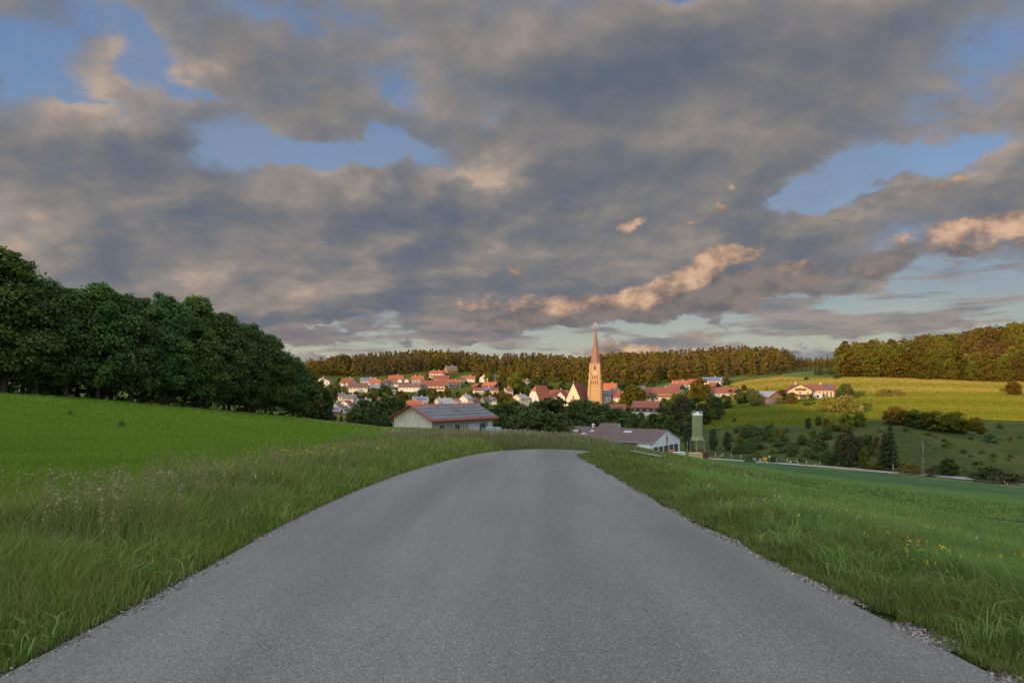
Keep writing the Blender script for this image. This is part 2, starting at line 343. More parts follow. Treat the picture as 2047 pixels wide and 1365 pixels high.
M_VERGE = ground_mat('verge_soil', [(0, (.030, .045, .014)), (.5, (.05, .075, .02)), (1, (.085, .09, .035))], (1, 1, 1), 0.2, 2.0, 20, 0.6)

def asphalt(name, c, grit=1.0):
    m, k, out = new_mat(name)
    p = k.n('ShaderNodeNewGeometry').outputs['Position']
    v1 = k.n('ShaderNodeTexVoronoi', feature='F1'); k.put(v1.inputs['Vector'], p); v1.inputs['Scale'].default_value = 130
    sp = k.n('ShaderNodeSeparateColor'); k.put(sp.inputs[0], v1.outputs['Color'])
    stone = sp.outputs[0]
    v2 = k.n('ShaderNodeTexVoronoi', feature='F1'); k.put(v2.inputs['Vector'], p); v2.inputs['Scale'].default_value = 38
    sp2 = k.n('ShaderNodeSeparateColor'); k.put(sp2.inputs[0], v2.outputs['Color'])
    chip = k.m('MULTIPLY', k.step(sp2.outputs[0], 0.86, 0.92), k.step(v2.outputs['Distance'], 0.34, 0.22))
    n = k.noise(k.v('MULTIPLY', p, (1.0, 0.035, 1.0)), 1.1, 4, 0.5)
    n2 = k.noise(p, 0.55, 5, 0.6); n3 = k.noise(p, 40, 3, 0.7)
    f = k.m('MULTIPLY', k.step(n, 0.3, 0.7, 0.84, 1.14), k.step(n2, 0.3, 0.7, 0.96, 1.04))
    f = k.m('MULTIPLY', f, k.step(stone, 0.0, 1.0, 1 - 0.52 * grit, 1 + 0.52 * grit, smooth=False))
    f = k.m('MULTIPLY', f, k.step(n3, 0.25, 0.75, 0.85, 1.15, smooth=False))
    tint = k.mix(n2, tuple(c) + (1,), (c[0] * 1.05, c[1] * 1.0, c[2] * 0.95, 1))
    col = k.mix(k.m('MULTIPLY', chip, 0.55 * grit), k.v('SCALE', tint, scale=f), (0.42, 0.41, 0.40, 1))
    b = k.n('ShaderNodeBsdfPrincipled'); k.put(b.inputs['Base Color'], col)
    b.inputs['Roughness'].default_value = 0.78; b.inputs['Specular IOR Level'].default_value = 0.3
    bp = k.n('ShaderNodeBump'); bp.inputs['Strength'].default_value = 0.5 * grit; bp.inputs['Distance'].default_value = 0.006
    k.put(bp.inputs['Height'], k.m('SUBTRACT', 0.6, v1.outputs['Distance'])); k.put(b.inputs['Normal'], bp.outputs[0])
    k.t.links.new(b.outputs[0], out.inputs[0])
    return m
M_ROAD = asphalt('worn_asphalt', (.134, .1335, .129), 0.80)
M_LANE = asphalt('pale_lane', (.28, .275, .265), 0.3)
M_GRAVEL = paint('limestone_gravel', (.36, .34, .31), 0.85, 0.3, 40.0, obj_var=0.0)

# ------------------------------------------------------------------ object helpers
def tag(o, label=None, cat=None, group=None, kind=None):
    if label: o['label'] = label
    if cat: o['category'] = cat
    if group: o['group'] = group
    if kind: o['kind'] = kind
    return o
def mesh_np(name, V, faces, mats, rnd=None, midx=None, smooth=False):
    """faces: list of int arrays (n,3) or (n,4)"""
    me = bpy.data.meshes.new(name)
    V = np.asarray(V, np.float32)
    loops = np.concatenate([f.ravel() for f in faces]).astype(np.int32)
    tot = np.concatenate([np.full(len(f), f.shape[1], np.int32) for f in faces])
    st = np.concatenate([[0], np.cumsum(tot)[:-1]]).astype(np.int32)
    me.vertices.add(len(V)); me.vertices.foreach_set('co', V.ravel())
    me.loops.add(len(loops)); me.loops.foreach_set('vertex_index', loops)
    me.polygons.add(len(tot)); me.polygons.foreach_set('loop_start', st)
    if midx is not None: me.polygons.foreach_set('material_index', np.asarray(midx, np.int32))
    if smooth: me.polygons.foreach_set('use_smooth', np.ones(len(tot), bool))
    for m in mats: me.materials.append(m)
    if rnd is not None:
        a = me.attributes.new('rnd', 'FLOAT', 'POINT'); a.data.foreach_set('value', np.asarray(rnd, np.float32))
    me.update(calc_edges=True)
    return me
def link(name, me, parent=None, loc=None, rotz=0.0):
    o = bpy.data.objects.new(name, me); COL.objects.link(o)
    if parent is not None: o.parent = parent
    if loc is not None: o.location = loc
    if rotz: o.rotation_euler = (0, 0, rotz)
    return o
def thing(name, label, cat, loc, rotz=0.0, group=None):
    return tag(link(name, None, None, loc, rotz), label, cat, group)

class MB:
    """collects boxes, tubes and polygons into ONE mesh"""
    def __init__(s): s.v = []; s.f = []; s.mi = []
    def poly(s, pts, mi=0):
        b = len(s.v); s.v += [tuple(p) for p in pts]; s.f.append(tuple(range(b, b + len(pts)))); s.mi.append(mi); return s
    def box(s, lo, hi, mi=0, M=None):
        x0, y0, z0 = lo; x1, y1, z1_ = hi
        p = [Vector(q) for q in ((x0, y0, z0), (x1, y0, z0), (x1, y1, z0), (x0, y1, z0), (x0, y0, z1_), (x1, y0, z1_), (x1, y1, z1_), (x0, y1, z1_))]
        if M is not None: p = [M @ q for q in p]
        b = len(s.v); s.v += [tuple(q) for q in p]
        for f in ((3, 2, 1, 0), (4, 5, 6, 7), (0, 1, 5, 4), (1, 2, 6, 5), (2, 3, 7, 6), (3, 0, 4, 7)):
            s.f.append(tuple(b + i for i in f)); s.mi.append(mi)
        return s
    def prism(s, prof, x0, x1, mi=0):
        """profile in (y,z), counter-clockwise seen from +x, run from x0 to x1"""
        n = len(prof); b = len(s.v)
        s.v += [(x0, y, z) for y, z in prof] + [(x1, y, z) for y, z in prof]
        s.f.append(tuple(b + i for i in range(n - 1, -1, -1))); s.f.append(tuple(b + n + i for i in range(n)))
        s.mi += [mi, mi]
        for i in range(n):
            j = (i + 1) % n; s.f.append((b + i, b + j, b + n + j, b + n + i)); s.mi.append(mi)
        return s
    def tube(s, p0, p1, r0, r1=None, n=10, mi=0, caps=True, sq=False):
        r1 = r0 if r1 is None else r1; p0 = Vector(p0); p1 = Vector(p1); d = (p1 - p0).normalized()
        a = d.orthogonal().normalized(); c = d.cross(a); b = len(s.v)
        for p, r in ((p0, r0), (p1, r1)):
            for i in range(n):
                t = 2 * math.pi * (i + 0.5) / n; s.v.append(tuple(p + (a * math.cos(t) + c * math.sin(t)) * r))
        for i in range(n):
            j = (i + 1) % n; s.f.append((b + i, b + j, b + n + j, b + n + i)); s.mi.append(mi)
        if caps:
            s.f.append(tuple(b + i for i in range(n - 1, -1, -1))); s.f.append(tuple(b + n + i for i in range(n))); s.mi += [mi, mi]
        return s
    def lathe(s, prof, n=16, mi=0, c=(0, 0), rot=0.0):
        b = len(s.v); L = len(prof)
        for r, z in prof:
            for i in range(n):
                t = 2 * math.pi * (i + 0.5) / n + rot; s.v.append((c[0] + r * math.cos(t), c[1] + r * math.sin(t), z))
        for q in range(L - 1):
            for i in range(n):
                j = (i + 1) % n; s.f.append((b + q * n + i, b + q * n + j, b + (q + 1) * n + j, b + (q + 1) * n + i)); s.mi.append(mi)
        s.f.append(tuple(b + i for i in range(n - 1, -1, -1))); s.f.append(tuple(b + (L - 1) * n + i for i in range(n))); s.mi += [mi, mi]
        return s
    def mesh(s, name, mats):
        me = bpy.data.meshes.new(name); me.from_pydata(s.v, [], s.f)
        for m in (mats if isinstance(mats, (list, tuple)) else [mats]): me.materials.append(m)
        me.polygons.foreach_set('material_index', s.mi); me.update()
        return me
    def build(s, name, mats, parent=None, loc=None, rotz=0.0): return link(name, s.mesh(name, mats), parent, loc, rotz)

# ------------------------------------------------------------------ ground sheet
LEFT = [(-2.8, -8), (-2.85, 4), (-3.1, 10), (-3.0, 15), (-2.6, 20), (-1.6, 26), (-0.1, 30.3), (2.2, 32.8), (6, 34.2), (12, 35), (20, 35.6), (34, 36.5)]
RIGHT = [(2.75, -8), (2.7, 4), (2.5, 9), (2.45, 15), (2.45, 20), (2.42, 25.6), (3.0, 28.0), (5, 29.4), (8, 30.2), (13, 31), (20, 31.6), (34, 32.5)]
def smooth_line(pts, per=8):
    P = np.array(pts, float); P = np.vstack([2 * P[0] - P[1], P, 2 * P[-1] - P[-2]]); o = []
    for i in range(1, len(P) - 2):
        for t in np.arange(per) / per:
            a, b, c, d = P[i - 1:i + 3]
            o.append(0.5 * (2 * b + (c - a) * t + (2 * a - 5 * b + 4 * c - d) * t ** 2 + (3 * b - a - 3 * c + d) * t ** 3))
    o.append(P[-2]); return np.array(o)
EL, ER = smooth_line(LEFT), smooth_line(RIGHT)
def inside(poly, x, y):
    c = np.zeros(x.shape, bool); n = len(poly)
    for i in range(n):
        (x0, y0), (x1, y1) = poly[i], poly[i - 1]
        if y0 == y1: continue
        c ^= ((y0 > y) != (y1 > y)) & (x < (x1 - x0) * (y - y0) / (y1 - y0) + x0)
    return c
ROADPOLY = [tuple(p) for p in EL] + [tuple(p) for p in ER[::-1]]
def dist_line(L, x, y):
    """signed-free distance from points to a polyline"""
    d = np.full(np.shape(x), 1e9)
    for (x0, y0), (x1, y1) in zip(L[:-1], L[1:]):
        dx, dy = x1 - x0, y1 - y0; t = np.clip(((x - x0) * dx + (y - y0) * dy) / (dx * dx + dy * dy), 0, 1)
        d = np.minimum(d, np.hypot(x - x0 - t * dx, y - y0 - t * dy))
    return d

FIELD_POLY = [(-6.0, -12), (-6.1, 11), (-6.9, 19), (-7.6, 32), (-8.4, 44), (-11, 58), (-14, 75), (-19, 95), (-27, 118), (-38, 150), (-50, 186), (-66, 142), (-80, 104), (-120, 70), (-200, 40), (-200, -12)]
GRASS_POLY = [(3.9, -12), (3.8, 6), (3.6, 14), (4.2, 22), (6, 26.8), (10, 29), (20, 30.6), (34, 31.6), (40, 45), (27, 60), (24, 90), (30, 125), (46, 135), (57, 118), (62.5, 102), (67.5, 90), (90, 40), (90, -12)]
CROP_POLY = [(30, 125), (46, 135), (57, 118), (62.5, 102), (67.5, 90), (90, 40), (150, 60), (128, 118), (109, 143), (93, 162), (86.5, 169), (77, 179), (65, 189), (55, 198), (48, 190)]
SCRUB_POLY = [(52, 230), (60, 205), (68, 194), (80, 184), (90, 174), (96, 168), (112, 148), (131, 122), (170, 118), (260, 160), (240, 235), (201, 262), (172, 266), (150, 248), (127, 228), (117, 238), (104, 246), (92, 258), (78, 266), (62, 268)]
MEADOW_POLY = [(62, 268), (78, 266), (92, 258), (104, 246), (117, 238), (127, 228), (150, 248), (172, 266), (201, 262), (240, 235), (330, 230), (360, 330), (310, 415), (268, 425), (230, 432), (200, 440), (188, 470), (215, 560), (205, 575), (175, 480), (150, 470), (120, 440), (100, 400), (85, 330)]
def CUT(x): return 0.10 * np.clip((np.asarray(x) - 5.5) / 4.0, 0, 1)      # the road sinks into a shallow cutting past the bend
def build_ground():
    fine = np.radians(np.linspace(-44, 44, 760)); rest = np.radians(np.linspace(44, 316, 150))[1:-1]
    ang = np.concatenate([fine, rest]); na = len(ang)
    rad = np.concatenate([[0.6], np.geomspace(1.5, 1150, 330), np.geomspace(1250, 6000, 10)]); nr = len(rad)
    A, Rr = np.meshgrid(ang, rad)
    X = (np.sin(A) * Rr); Y = (np.cos(A) * Rr); zz = Z(X, Y)
    far = np.clip((Rr - 2000) / 2500, 0, 1); zz = zz * (1 - far) + 2.0 * far
    rd = inside(ROADPOLY, X, Y) | ((dist_line(EL, X, Y) < 0.3) & (Rr < 60)) | ((dist_line(ER, X, Y) < 0.3) & (Rr < 60))
    zz = zz - np.where(rd, 0.05 + CUT(X), 0.0)
    zz = zz + np.where((Rr > 60), 0.12 * np.sin(X * 0.21 + 1.3 * np.sin(Y * 0.13)) * np.sin(Y * 0.17), 0) * np.clip((Rr - 60) / 60, 0, 1)
    V = np.stack([X, Y, zz], -1).reshape(-1, 3)
    idx = np.arange(nr * na).reshape(nr, na)
    a = idx[:-1]; b = np.roll(idx, -1, 1)[:-1]; c = np.roll(idx, -1, 1)[1:]; d = idx[1:]
    Q = np.stack([a, b, c, d], -1).reshape(-1, 4)[:, ::-1]
    cen = V[Q].mean(1); x, y = cen[:, 0], cen[:, 1]
    wob = 0.5 * np.sin(x * 0.9) + 0.4 * np.sin(y * 0.7 + x * 0.3); r_ = np.hypot(x, y)
    xw, yw = x + wob * np.clip(r_ / 60, .3, 3), y
    zone = np.zeros(len(Q), int)
    zone[inside(MEADOW_POLY, xw, yw)] = 5; zone[inside(SCRUB_POLY, xw, yw)] = 4; zone[inside(CROP_POLY, xw, yw)] = 3
    zone[inside(GRASS_POLY, xw, yw)] = 2; zone[inside(FIELD_POLY, xw, yw)] = 1
    near = (r_ < 75) & (zone == 0); zone[near] = 6
    names = [('ground', M_LAND, 'dull green lawns and rough land between and beyond the village houses', 'ground'),
             ('field', M_FIELD, 'bright green crop field rising on the left to the dark wood', 'field'),
             ('grassland', M_GRASSLAND, 'green hay grassland falling away to the right of the road', 'field'),
             ('crop_field', M_CROP, 'blue-green crop strip along the valley lane', 'field'),
             ('hillside', M_SCRUB, 'dark rough hillside with scrub above the valley lane', 'hillside'),
             ('meadow', M_MEADOW, 'sunlit yellow-green meadow below the wood on the right', 'meadow'),
             ('verge_ground', M_VERGE, 'soil under the long grass beside the road', 'verge')]
    for i, (nm, mt, lb, ct) in enumerate(names):
        f = Q[zone == i]; u, inv = np.unique(f, return_inverse=True)
        me = mesh_np(nm, V[u], [inv.reshape(-1, 4)], [mt], smooth=True)
        tag(link(nm, me), lb, ct, kind='structure')
    # caps the little hole under the camera
    c0 = MB(); c0.poly([(x_, y_, z1(x_, y_) - 0.05) for x_, y_ in ((-.7, -.7), (.7, -.7), (.7, .7), (-.7, .7))])
    tag(c0.build('road_bed', M_ROAD), 'road bed under the camera', 'road', kind='structure')
build_ground()

def ribbon(name, L, Rt, mat, lift, cols, label, cat, crown=0.0):
    n = len(L); V = []
    t = np.linspace(0, 1, cols)
    X = L[:, None, 0] * (1 - t) + Rt[:, None, 0] * t; Y = L[:, None, 1] * (1 - t) + Rt[:, None, 1] * t
    zz = Z(X, Y) + lift + crown * (1 - (2 * t - 1) ** 2) - (CUT(X) if name == 'road' else 0)
    V = np.stack([X, Y, zz], -1).reshape(-1, 3); idx = np.arange(n * cols).reshape(n, cols)
    Q = np.stack([idx[:-1, :-1], idx[:-1, 1:], idx[1:, 1:], idx[1:, :-1]], -1).reshape(-1, 4)
    return tag(link(name, mesh_np(name, V, [Q], [mat], smooth=True)), label, cat, kind='structure')
ribbon('road', EL, ER, M_ROAD, 0.012, 15, 'worn grey asphalt road running to a crest and bending right', 'road', 0.035)
def strip(name, pts, w, mat, lift, label, cat):
    P = smooth_line(pts, 10); T = np.gradient(P, axis=0); T /= np.linalg.norm(T, axis=1)[:, None]; Nn = np.stack([-T[:, 1], T[:, 0]], 1)
    return ribbon(name, P + Nn * w / 2, P - Nn * w / 2, mat, lift, 3, label, cat)
strip('valley_road', [(44, 207), (55, 201), (66, 192.5), (78, 182), (88, 172.5), (97, 164), (111, 147), (129, 124), (160, 90)], 3.6, M_LANE, 0.15, 'pale concrete lane along the foot of the right hillside', 'lane')

_a = [at(1262, 904, 46), at(1280, 907.5, 44), at(1300, 911.5, 43), at(1322, 916, 42)]
_b = [at(1186, 909, 26), at(1215, 914, 26), at(1250, 921, 25), at(1292, 930, 24)]
M_TRACK = asphalt('pale_track_gravel', (.25, .245, .235), 0.6)
strip('field_track', _a, 1.0, M_TRACK, 0.12, 'short pale strip of track in the grass beyond the bend, the upper and farther one', 'track')
strip('field_track', _b, 0.55, M_TRACK, 0.10, 'narrow pale strip of track running right from the road bend, the lower one', 'track')

# ------------------------------------------------------------------ plants
L_OAK = leaf('dark_beech_leaves', (.046, .098, .032), (.128, .205, .056), 0.32, 0.20, 0.015)
L_OAK2 = leaf('lighter_beech_leaves', (.056, .112, .028), (.150, .230, .052), 0.32, 0.18, 0.015)
L_WOOD = leaf('woodland_leaves', (.096, .088, .018), (.168, .138, .026), 0.25, 0.30)
L_LIGHT = leaf('fresh_green_leaves', (.10, .135, .020), (.19, .20, .034), 0.3, 0.20)
L_SPRUCE = leaf('spruce_needles', (.060, .062, .028), (.105, .094, .038), 0.10, 0.25)
L_PINE = leaf('red_pine_needles', (.10, .070, .034), (.155, .105, .048), 0.10, 0.18)
L_DULL = leaf('garden_leaves', (.050, .078, .028), (.105, .135, .042), 0.22, 0.25)
L_DULL2 = leaf('olive_leaves', (.055, .075, .022), (.115, .135, .036), .25, .2)
L_GREY = leaf('willow_leaves', (.050, .074, .040), (.085, .112, .058), 0.25, 0.2)
L_BROWN = leaf('bare_brown_twigs', (.062, .066, .032), (.105, .100, .046), 0.15, 0.2)
L_BLOOM = leaf('blossoming_leaves', (.17, .19, .03), (.30, .28, .06), 0.3, 0.1, 0.0, (.52, .44, .20))
M_BARK = paint('grey_brown_bark', (.075, .062, .050), 0.9, 0.35, 6.0, 0.1, streak=(1, 1, .2))
M_BIRCH = paint('birch_bark', (.30, .29, .26), 0.8, 0.35, 5.0, 0.1, streak=(.4, .4, 2.5))
M_PINEBARK = paint('orange_pine_bark', (.22, .11, .06), 0.9, 0.3, 6.0, 0.1)

def leaf_quads(C, Nrm, size, rng, aspect=0.62, spread=0.9):
    """one bent-free rhombic leaf spray per centre; normals scattered around Nrm"""
    n = len(C)
    nr = Nrm + rng.normal(0, spread, (n, 3)); nr /= np.linalg.norm(nr, axis=1)[:, None] + 1e-9
    ref = rng.normal(0, 1, (n, 3)); a = np.cross(nr, ref); a /= np.linalg.norm(a, axis=1)[:, None] + 1e-9
    b = np.cross(nr, a); s = size * rng.uniform(0.6, 1.35, n)[:, None]
    V = np.stack([C + a * s, C + b * s * aspect + nr * s * .12, C - a * s * .8, C - b * s * aspect - nr * s * .1], 1)
    return V.reshape(-1, 3)
def quads(n): return np.arange(n * 4).reshape(n, 4)

def broad_crown(rng, h, w, n_cl, per, size, base=0.22, flat=0.75, top=0.8, lean=0.0, ragged=0.32):
    """clumps of leaves set over an uneven crown; returns verts, rnd, clump centres"""
    t = np.sqrt(rng.uniform(0, 1, n_cl)) ; th = rng.uniform(0, 2 * np.pi, n_cl)
    zf = rng.uniform(base, 1.0, n_cl)
    prof = np.sin(np.pi * np.clip((zf - base * 0.45) / (1.04 - base * 0.45), 0, 1) ** top) ** 0.6
    rad = w * 0.5 * prof * (0.45 + 0.55 * t) * rng.uniform(1 - ragged, 1 + ragged * 0.7, n_cl)
    zf = np.where(rng.random(n_cl) < .07, zf + rng.uniform(.0, .045, n_cl), zf); c = np.stack([rad * np.cos(th), rad * np.sin(th), zf * h * 0.95], 1); c[:, 0] += lean * zf * h
    cr = w * rng.uniform(0.085, 0.21, n_cl) * (0.72 + 0.5 * prof)
    Vs = []; Rn = []
    for i in range(n_cl):
        m = int(per * rng.uniform(0.6, 1.3))
        d = rng.normal(0, 1, (m, 3)); d /= np.linalg.norm(d, axis=1)[:, None]
        d[:, 2] = np.where(d[:, 2] < -0.55, -d[:, 2] * 0.6, d[:, 2])
        rr = cr[i] * rng.uniform(0.45, 1.12, m)[:, None]
        P = c[i] + d * rr * np.array([1, 1, flat]); P[:, 2] -= 0.10 * cr[i] * (d[:, 0] ** 2 + d[:, 1] ** 2)
        out = d * 0.9 + np.array([0, 0, 0.5])
        Vs.append(leaf_quads(P, out, size, rng)); sh = np.clip(rng.normal(rng.uniform(.25, .75), .18, m), 0, 1); Rn.append(np.repeat(sh, 4))
    return np.concatenate(Vs), np.concatenate(Rn), c, cr
def spruce_crown(rng, h, w, whorls, arms, per, size, base=0.06, droop=0.28, power=0.9):
    Vs = []; Rn = []; tips = []
    for q in range(whorls):
        f = base + (1 - base) * (q + rng.uniform(-.3, .3)) / whorls; zc = f * h
        Lr = w * 0.5 * max(0.0, 1.02 - f) ** power * rng.uniform(.8, 1.15) + 0.02 * w
        for a in range(arms):
            th = 2 * np.pi * (a + rng.uniform(-.4, .4)) / arms + q * 0.9; L_ = Lr * rng.uniform(.7, 1.2)
            m = max(3, int(per * (0.3 + L_ / (w * .5)))); s = rng.uniform(0.12, 1.0, m) ** 0.8
            wd = 0.22 * L_ * (1.1 - s)
            off = rng.normal(0, 1, m) * wd
            P = np.stack([np.cos(th) * s * L_ - np.sin(th) * off, np.sin(th) * s * L_ + np.cos(th) * off, zc + 0.10 * L_ * s - droop * L_ * s * s - np.abs(off) * .3 + rng.normal(0, .03 * h / whorls, m)], 1)
            nr = np.tile(np.array([np.cos(th) * .5, np.sin(th) * .5, .9]), (m, 1))
            Vs.append(leaf_quads(P, nr, size, rng, 0.5, 0.45)); Rn.append(np.repeat(np.clip(rng.normal(.5, .22, m), 0, 1), 4))
            tips.append((np.cos(th) * L_ * .7, np.sin(th) * L_ * .7, zc - droop * L_ * .4))
    return np.concatenate(Vs), np.concatenate(Rn), tips
def tubes_np(segs, n=6):
    """segs: list of (p0,p1,r0,r1) -> verts, quads"""
    V = []; Q = []
    for p0, p1, r0, r1 in segs:
        p0 = np.array(p0, float); p1 = np.array(p1, float); d = p1 - p0; d /= np.linalg.norm(d) + 1e-9
        a = np.cross(d, (0.31, 0.77, 0.55)); a /= np.linalg.norm(a) + 1e-9; c = np.cross(d, a); b = len(V)
        for p, r in ((p0, r0), (p1, r1)):
            for i in range(n):
                t = 2 * np.pi * i / n; V.append(p + (a * np.cos(t) + c * np.sin(t)) * r)
        for i in range(n):
            j = (i + 1) % n; Q.append((b + i, b + j, b + n + j, b + n + i))
    return np.array(V), np.array(Q)
def limbs(rng, h, w, cent, base, n_limb, r0):
    """tapering trunk in bent pieces with limbs out to some of the leaf clumps"""
    pts = [np.array([0, 0, -0.4])]; segs = []
    for i in range(1, 6):
        f = i / 5; pts.append(np.array([rng.normal(0, .012 * h) * (i > 1), rng.normal(0, .012 * h) * (i > 1), f * h * 0.82]))
    rr = [r0 * (1.25 if i == 0 else (1 - i / 5.6)) for i in range(6)]
    for i in range(5): segs.append((pts[i], pts[i + 1], rr[i], rr[i + 1]))
    order = rng.permutation(len(cent))[:n_limb]
    for i in order:
        c = np.asarray(cent[i], float); f = np.clip(c[2] / h * 0.62, base * 0.55, .74); q = min(int(f / 0.82 * 5), 4)
        s = pts[q] + (pts[q + 1] - pts[q]) * (f / 0.82 * 5 - q); r = r0 * (1 - f) * .45
        mid = s + (c - s) * .5 + np.array([0, 0, -.04 * h]); segs += [(s, mid, r, r * .65), (mid, c, r * .65, r * .2)]
    return tubes_np(segs)

PROTO = {}
def proto(key, build):
    """mesh pair (crown, trunk) of a model tree, unit = metres at its own size"""
    if key not in PROTO: PROTO[key] = build()
    return PROTO[key]
def make_broad(name, seed, h, w, n_cl, per, size, lmat, bark=None, base=.22, n_limb=10, r0=None, **kw):
    def b():
        rng = np.random.default_rng(seed); V, rn, c, cr = broad_crown(rng, h, w, n_cl, per, size, base, **kw)
        zmax = np.percentile(V[:, 2], 99.5); V[:, 2] *= h / zmax; c[:, 2] *= h / zmax
        tv, tq = limbs(rng, h, w, c, base, n_limb, r0 or h * .02)
        return mesh_np('crown', V, [quads(len(V) // 4)], [lmat], rn), mesh_np('trunk', tv, [tq], [bark or M_BARK], smooth=True), h
    return proto((name, seed), b)
def make_spruce(name, seed, h, w, whorls, arms, per, size, lmat, bark=None, base=.06, r0=None, **kw):
    def b():
        rng = np.random.default_rng(seed); V, rn, tips = spruce_crown(rng, h, w, whorls, arms, per, size, base, **kw)
        segs = [((0, 0, -.4), (0, 0, h * .5), r0 or h * .016, h * .009), ((0, 0, h * .5), (0, 0, h), h * .009, h * .001)]
        segs += [((0, 0, t[2]), t, h * .003, h * .001) for t in tips[::3]]
        tv, tq = tubes_np(segs, 6)
        return mesh_np('crown', V, [quads(len(V) // 4)], [lmat], rn), mesh_np('trunk', tv, [tq], [bark or M_BARK], smooth=True), h
    return proto((name, seed), b)
def make_pine(name, seed, h, w, lmat=None):
    """tall pine: bare reddish stem, flat clumps near the top"""
    def b():
        rng = np.random.default_rng(seed); V, rn, c, cr = broad_crown(rng, h, w, 20, 34, h * .030, 0.50, flat=.38, top=.9)
        tv, tq = limbs(rng, h, w, c, .5, 14, h * .014)
        return mesh_np('crown', V, [quads(len(V) // 4)], [lmat or L_PINE], rn), mesh_np('trunk', tv, [tq], [M_PINEBARK], smooth=True), h
    return proto((name, seed), b)

def plant(kind_name, pr, loc, h, label, cat='tree', group=None, wscale=1.0, rz=None, rng=random):
    """a tree: Empty at its foot > trunk, crown (copies share the model's meshes)"""
    crown, trunk, h0 = pr; s = h / h0
    r = thing(kind_name, label, cat, loc, rng.uniform(0, 6.28) if rz is None else rz, group)
    r.scale = (s * wscale, s * wscale, s)
    link('crown', crown, r); link('trunk', trunk, r)
    return r
def on(px, Y): x = (px - CX) / F * Y; return x, Y, z1(x, Y)
def top_h(py, Y, z): return EYE - (py - HY) / F * Y - z

OAKS = [lambda i=i: make_broad('oak', 100 + i, 20, 9.0 + .7 * (i % 3), 190, 185, .255, L_OAK2 if i in (1, 4) else L_OAK, base=.13, n_limb=26, ragged=.42, top=.78 + .08 * (i % 2)) for i in range(6)]
WOODS = [lambda i=i: make_broad('wood', 200 + i, 20, 10.5 + (i % 3), 64, 40, .62, L_WOOD if i % 3 else L_LIGHT, base=.08, n_limb=6, top=.75) for i in range(6)]
SPRUCES = [lambda i=i: make_spruce('spruce', 300 + i, 22, 7.0 + .5 * i, 22, 8, 6, .62, L_SPRUCE) for i in range(3)]
PINES = [lambda i=i: make_pine('pine', 350 + i, 22, 8.0) for i in range(3)]
GARDEN = [lambda i=i: make_broad('garden', 400 + i, 8, 6.6 + .5 * (i % 3), 64, 58, .33, [L_DULL, L_WOOD, L_DULL, L_LIGHT, L_DULL2][i], base=.08, n_limb=6, top=.7) for i in range(5)]
WILLOWS = [lambda i=i: make_broad('willow', 450 + i, 12, 7.5, 80, 58, .32, [L_GREY, L_BROWN, L_DULL][i], base=.05, n_limb=12, top=.75) for i in range(3)]
BIGSPRUCE = lambda: make_spruce('bigspruce', 390, 22, 11, 30, 10, 11, .50, L_DARKSPRUCE, power=.8)
L_DARKSPRUCE = leaf('dark_spruce_needles', (.028, .042, .020), (.060, .070, .032), .08, .15)
BUSHES = [lambda i=i: make_broad('bush', 500 + i, 4, 5.2, 34, 50, .21, [L_DULL, L_OAK, L_LIGHT, L_BROWN, L_WOOD][i], base=.04, n_limb=6, r0=.06, top=.55, ragged=.62) for i in range(5)]
BLOOMS = [lambda i=i: make_broad('bloom', 550 + i, 7, 7.6, 64, 56, .28, L_BLOOM, base=.06, n_limb=6, top=.6) for i in range(2)]

# ------------------------------------------------------------------ trees: the dark wood on the left
random.seed(7)
G_LEFT = 'trees of the dark wood beyond the left field'
def edgeY(px): return float(np.interp(px, [-200, 0, 300, 600, 640, 700], [94, 103, 122, 165, 178, 196]))
front = [(-62, 470, 1.1), (8, 503, 1.15), (72, 572, 1.0), (132, 574, 1.0), (196, 578, 1.0), (262, 583, 1.05), (330, 594, 1.0), (392, 607, 1.0), (448, 625, 1.0), (497, 655, .95), (543, 664, 1.0), (586, 716, .8)]
names_l = ['tall dark beech cut off by the left edge of the photo', 'tallest dark beech of the left wood, close to the photo edge']
for i, (px, pt_, ws) in enumerate(front):
    x, Y, z = on(px, edgeY(px) + 4.5); h = top_h(pt_, Y, z) * (1.0 + .05 * ((i * 7) % 5 - 2) / 2)
    lb = names_l[i] if i < 2 else ('last tall tree at the right end of the dark wood, beside the village' if i == 10 else 'lower leafy tree closing the right end of the dark wood' if i == 11 else 'dark beech in the front row of the wood beyond the bright field')
    plant('beech_tree', OAKS[i % 6](), (x, Y, z), h, lb, 'tree', G_LEFT, ws * 20 / h * (1.0 if i < 10 else .9))
for j, (dY, n, dt) in enumerate(((14, 11, 14), (26, 8, 30))):
    for i in range(n):
        px = -70 + i * (58 if j == 0 else 84) + random.uniform(-12, 12) + 22 * (j % 2); px = min(px, 585)
        x, Y, z = on(px, edgeY(px) + dY + random.uniform(-2, 2))
        top = float(np.interp(px, [-80, 0, 60, 120, 270, 345, 440, 520, 560, 600], [470, 510, 570, 578, 585, 598, 625, 662, 685, 735])) + dt + random.uniform(-6, 14)
        h = top_h(top, Y, z); plant('beech_tree', OAKS[(i + 2 * j) % 6](), (x, Y, z), h, 'dark beech standing deeper inside the wood beyond the bright field', 'tree', G_LEFT, 0.95 * 20 / h)
for i in range(15):
    px = -20 + i * 45 + random.uniform(-14, 14); x, Y, z = on(px, edgeY(px) + random.uniform(6.5, 10))
    plant('undergrowth_bush', BUSHES[1](), (x, Y, z), random.uniform(3.2, 5.5), 'dark undergrowth bush between the trunks at the edge of the left wood', 'bush', 'undergrowth of the left wood', random.uniform(1.1, 1.6))
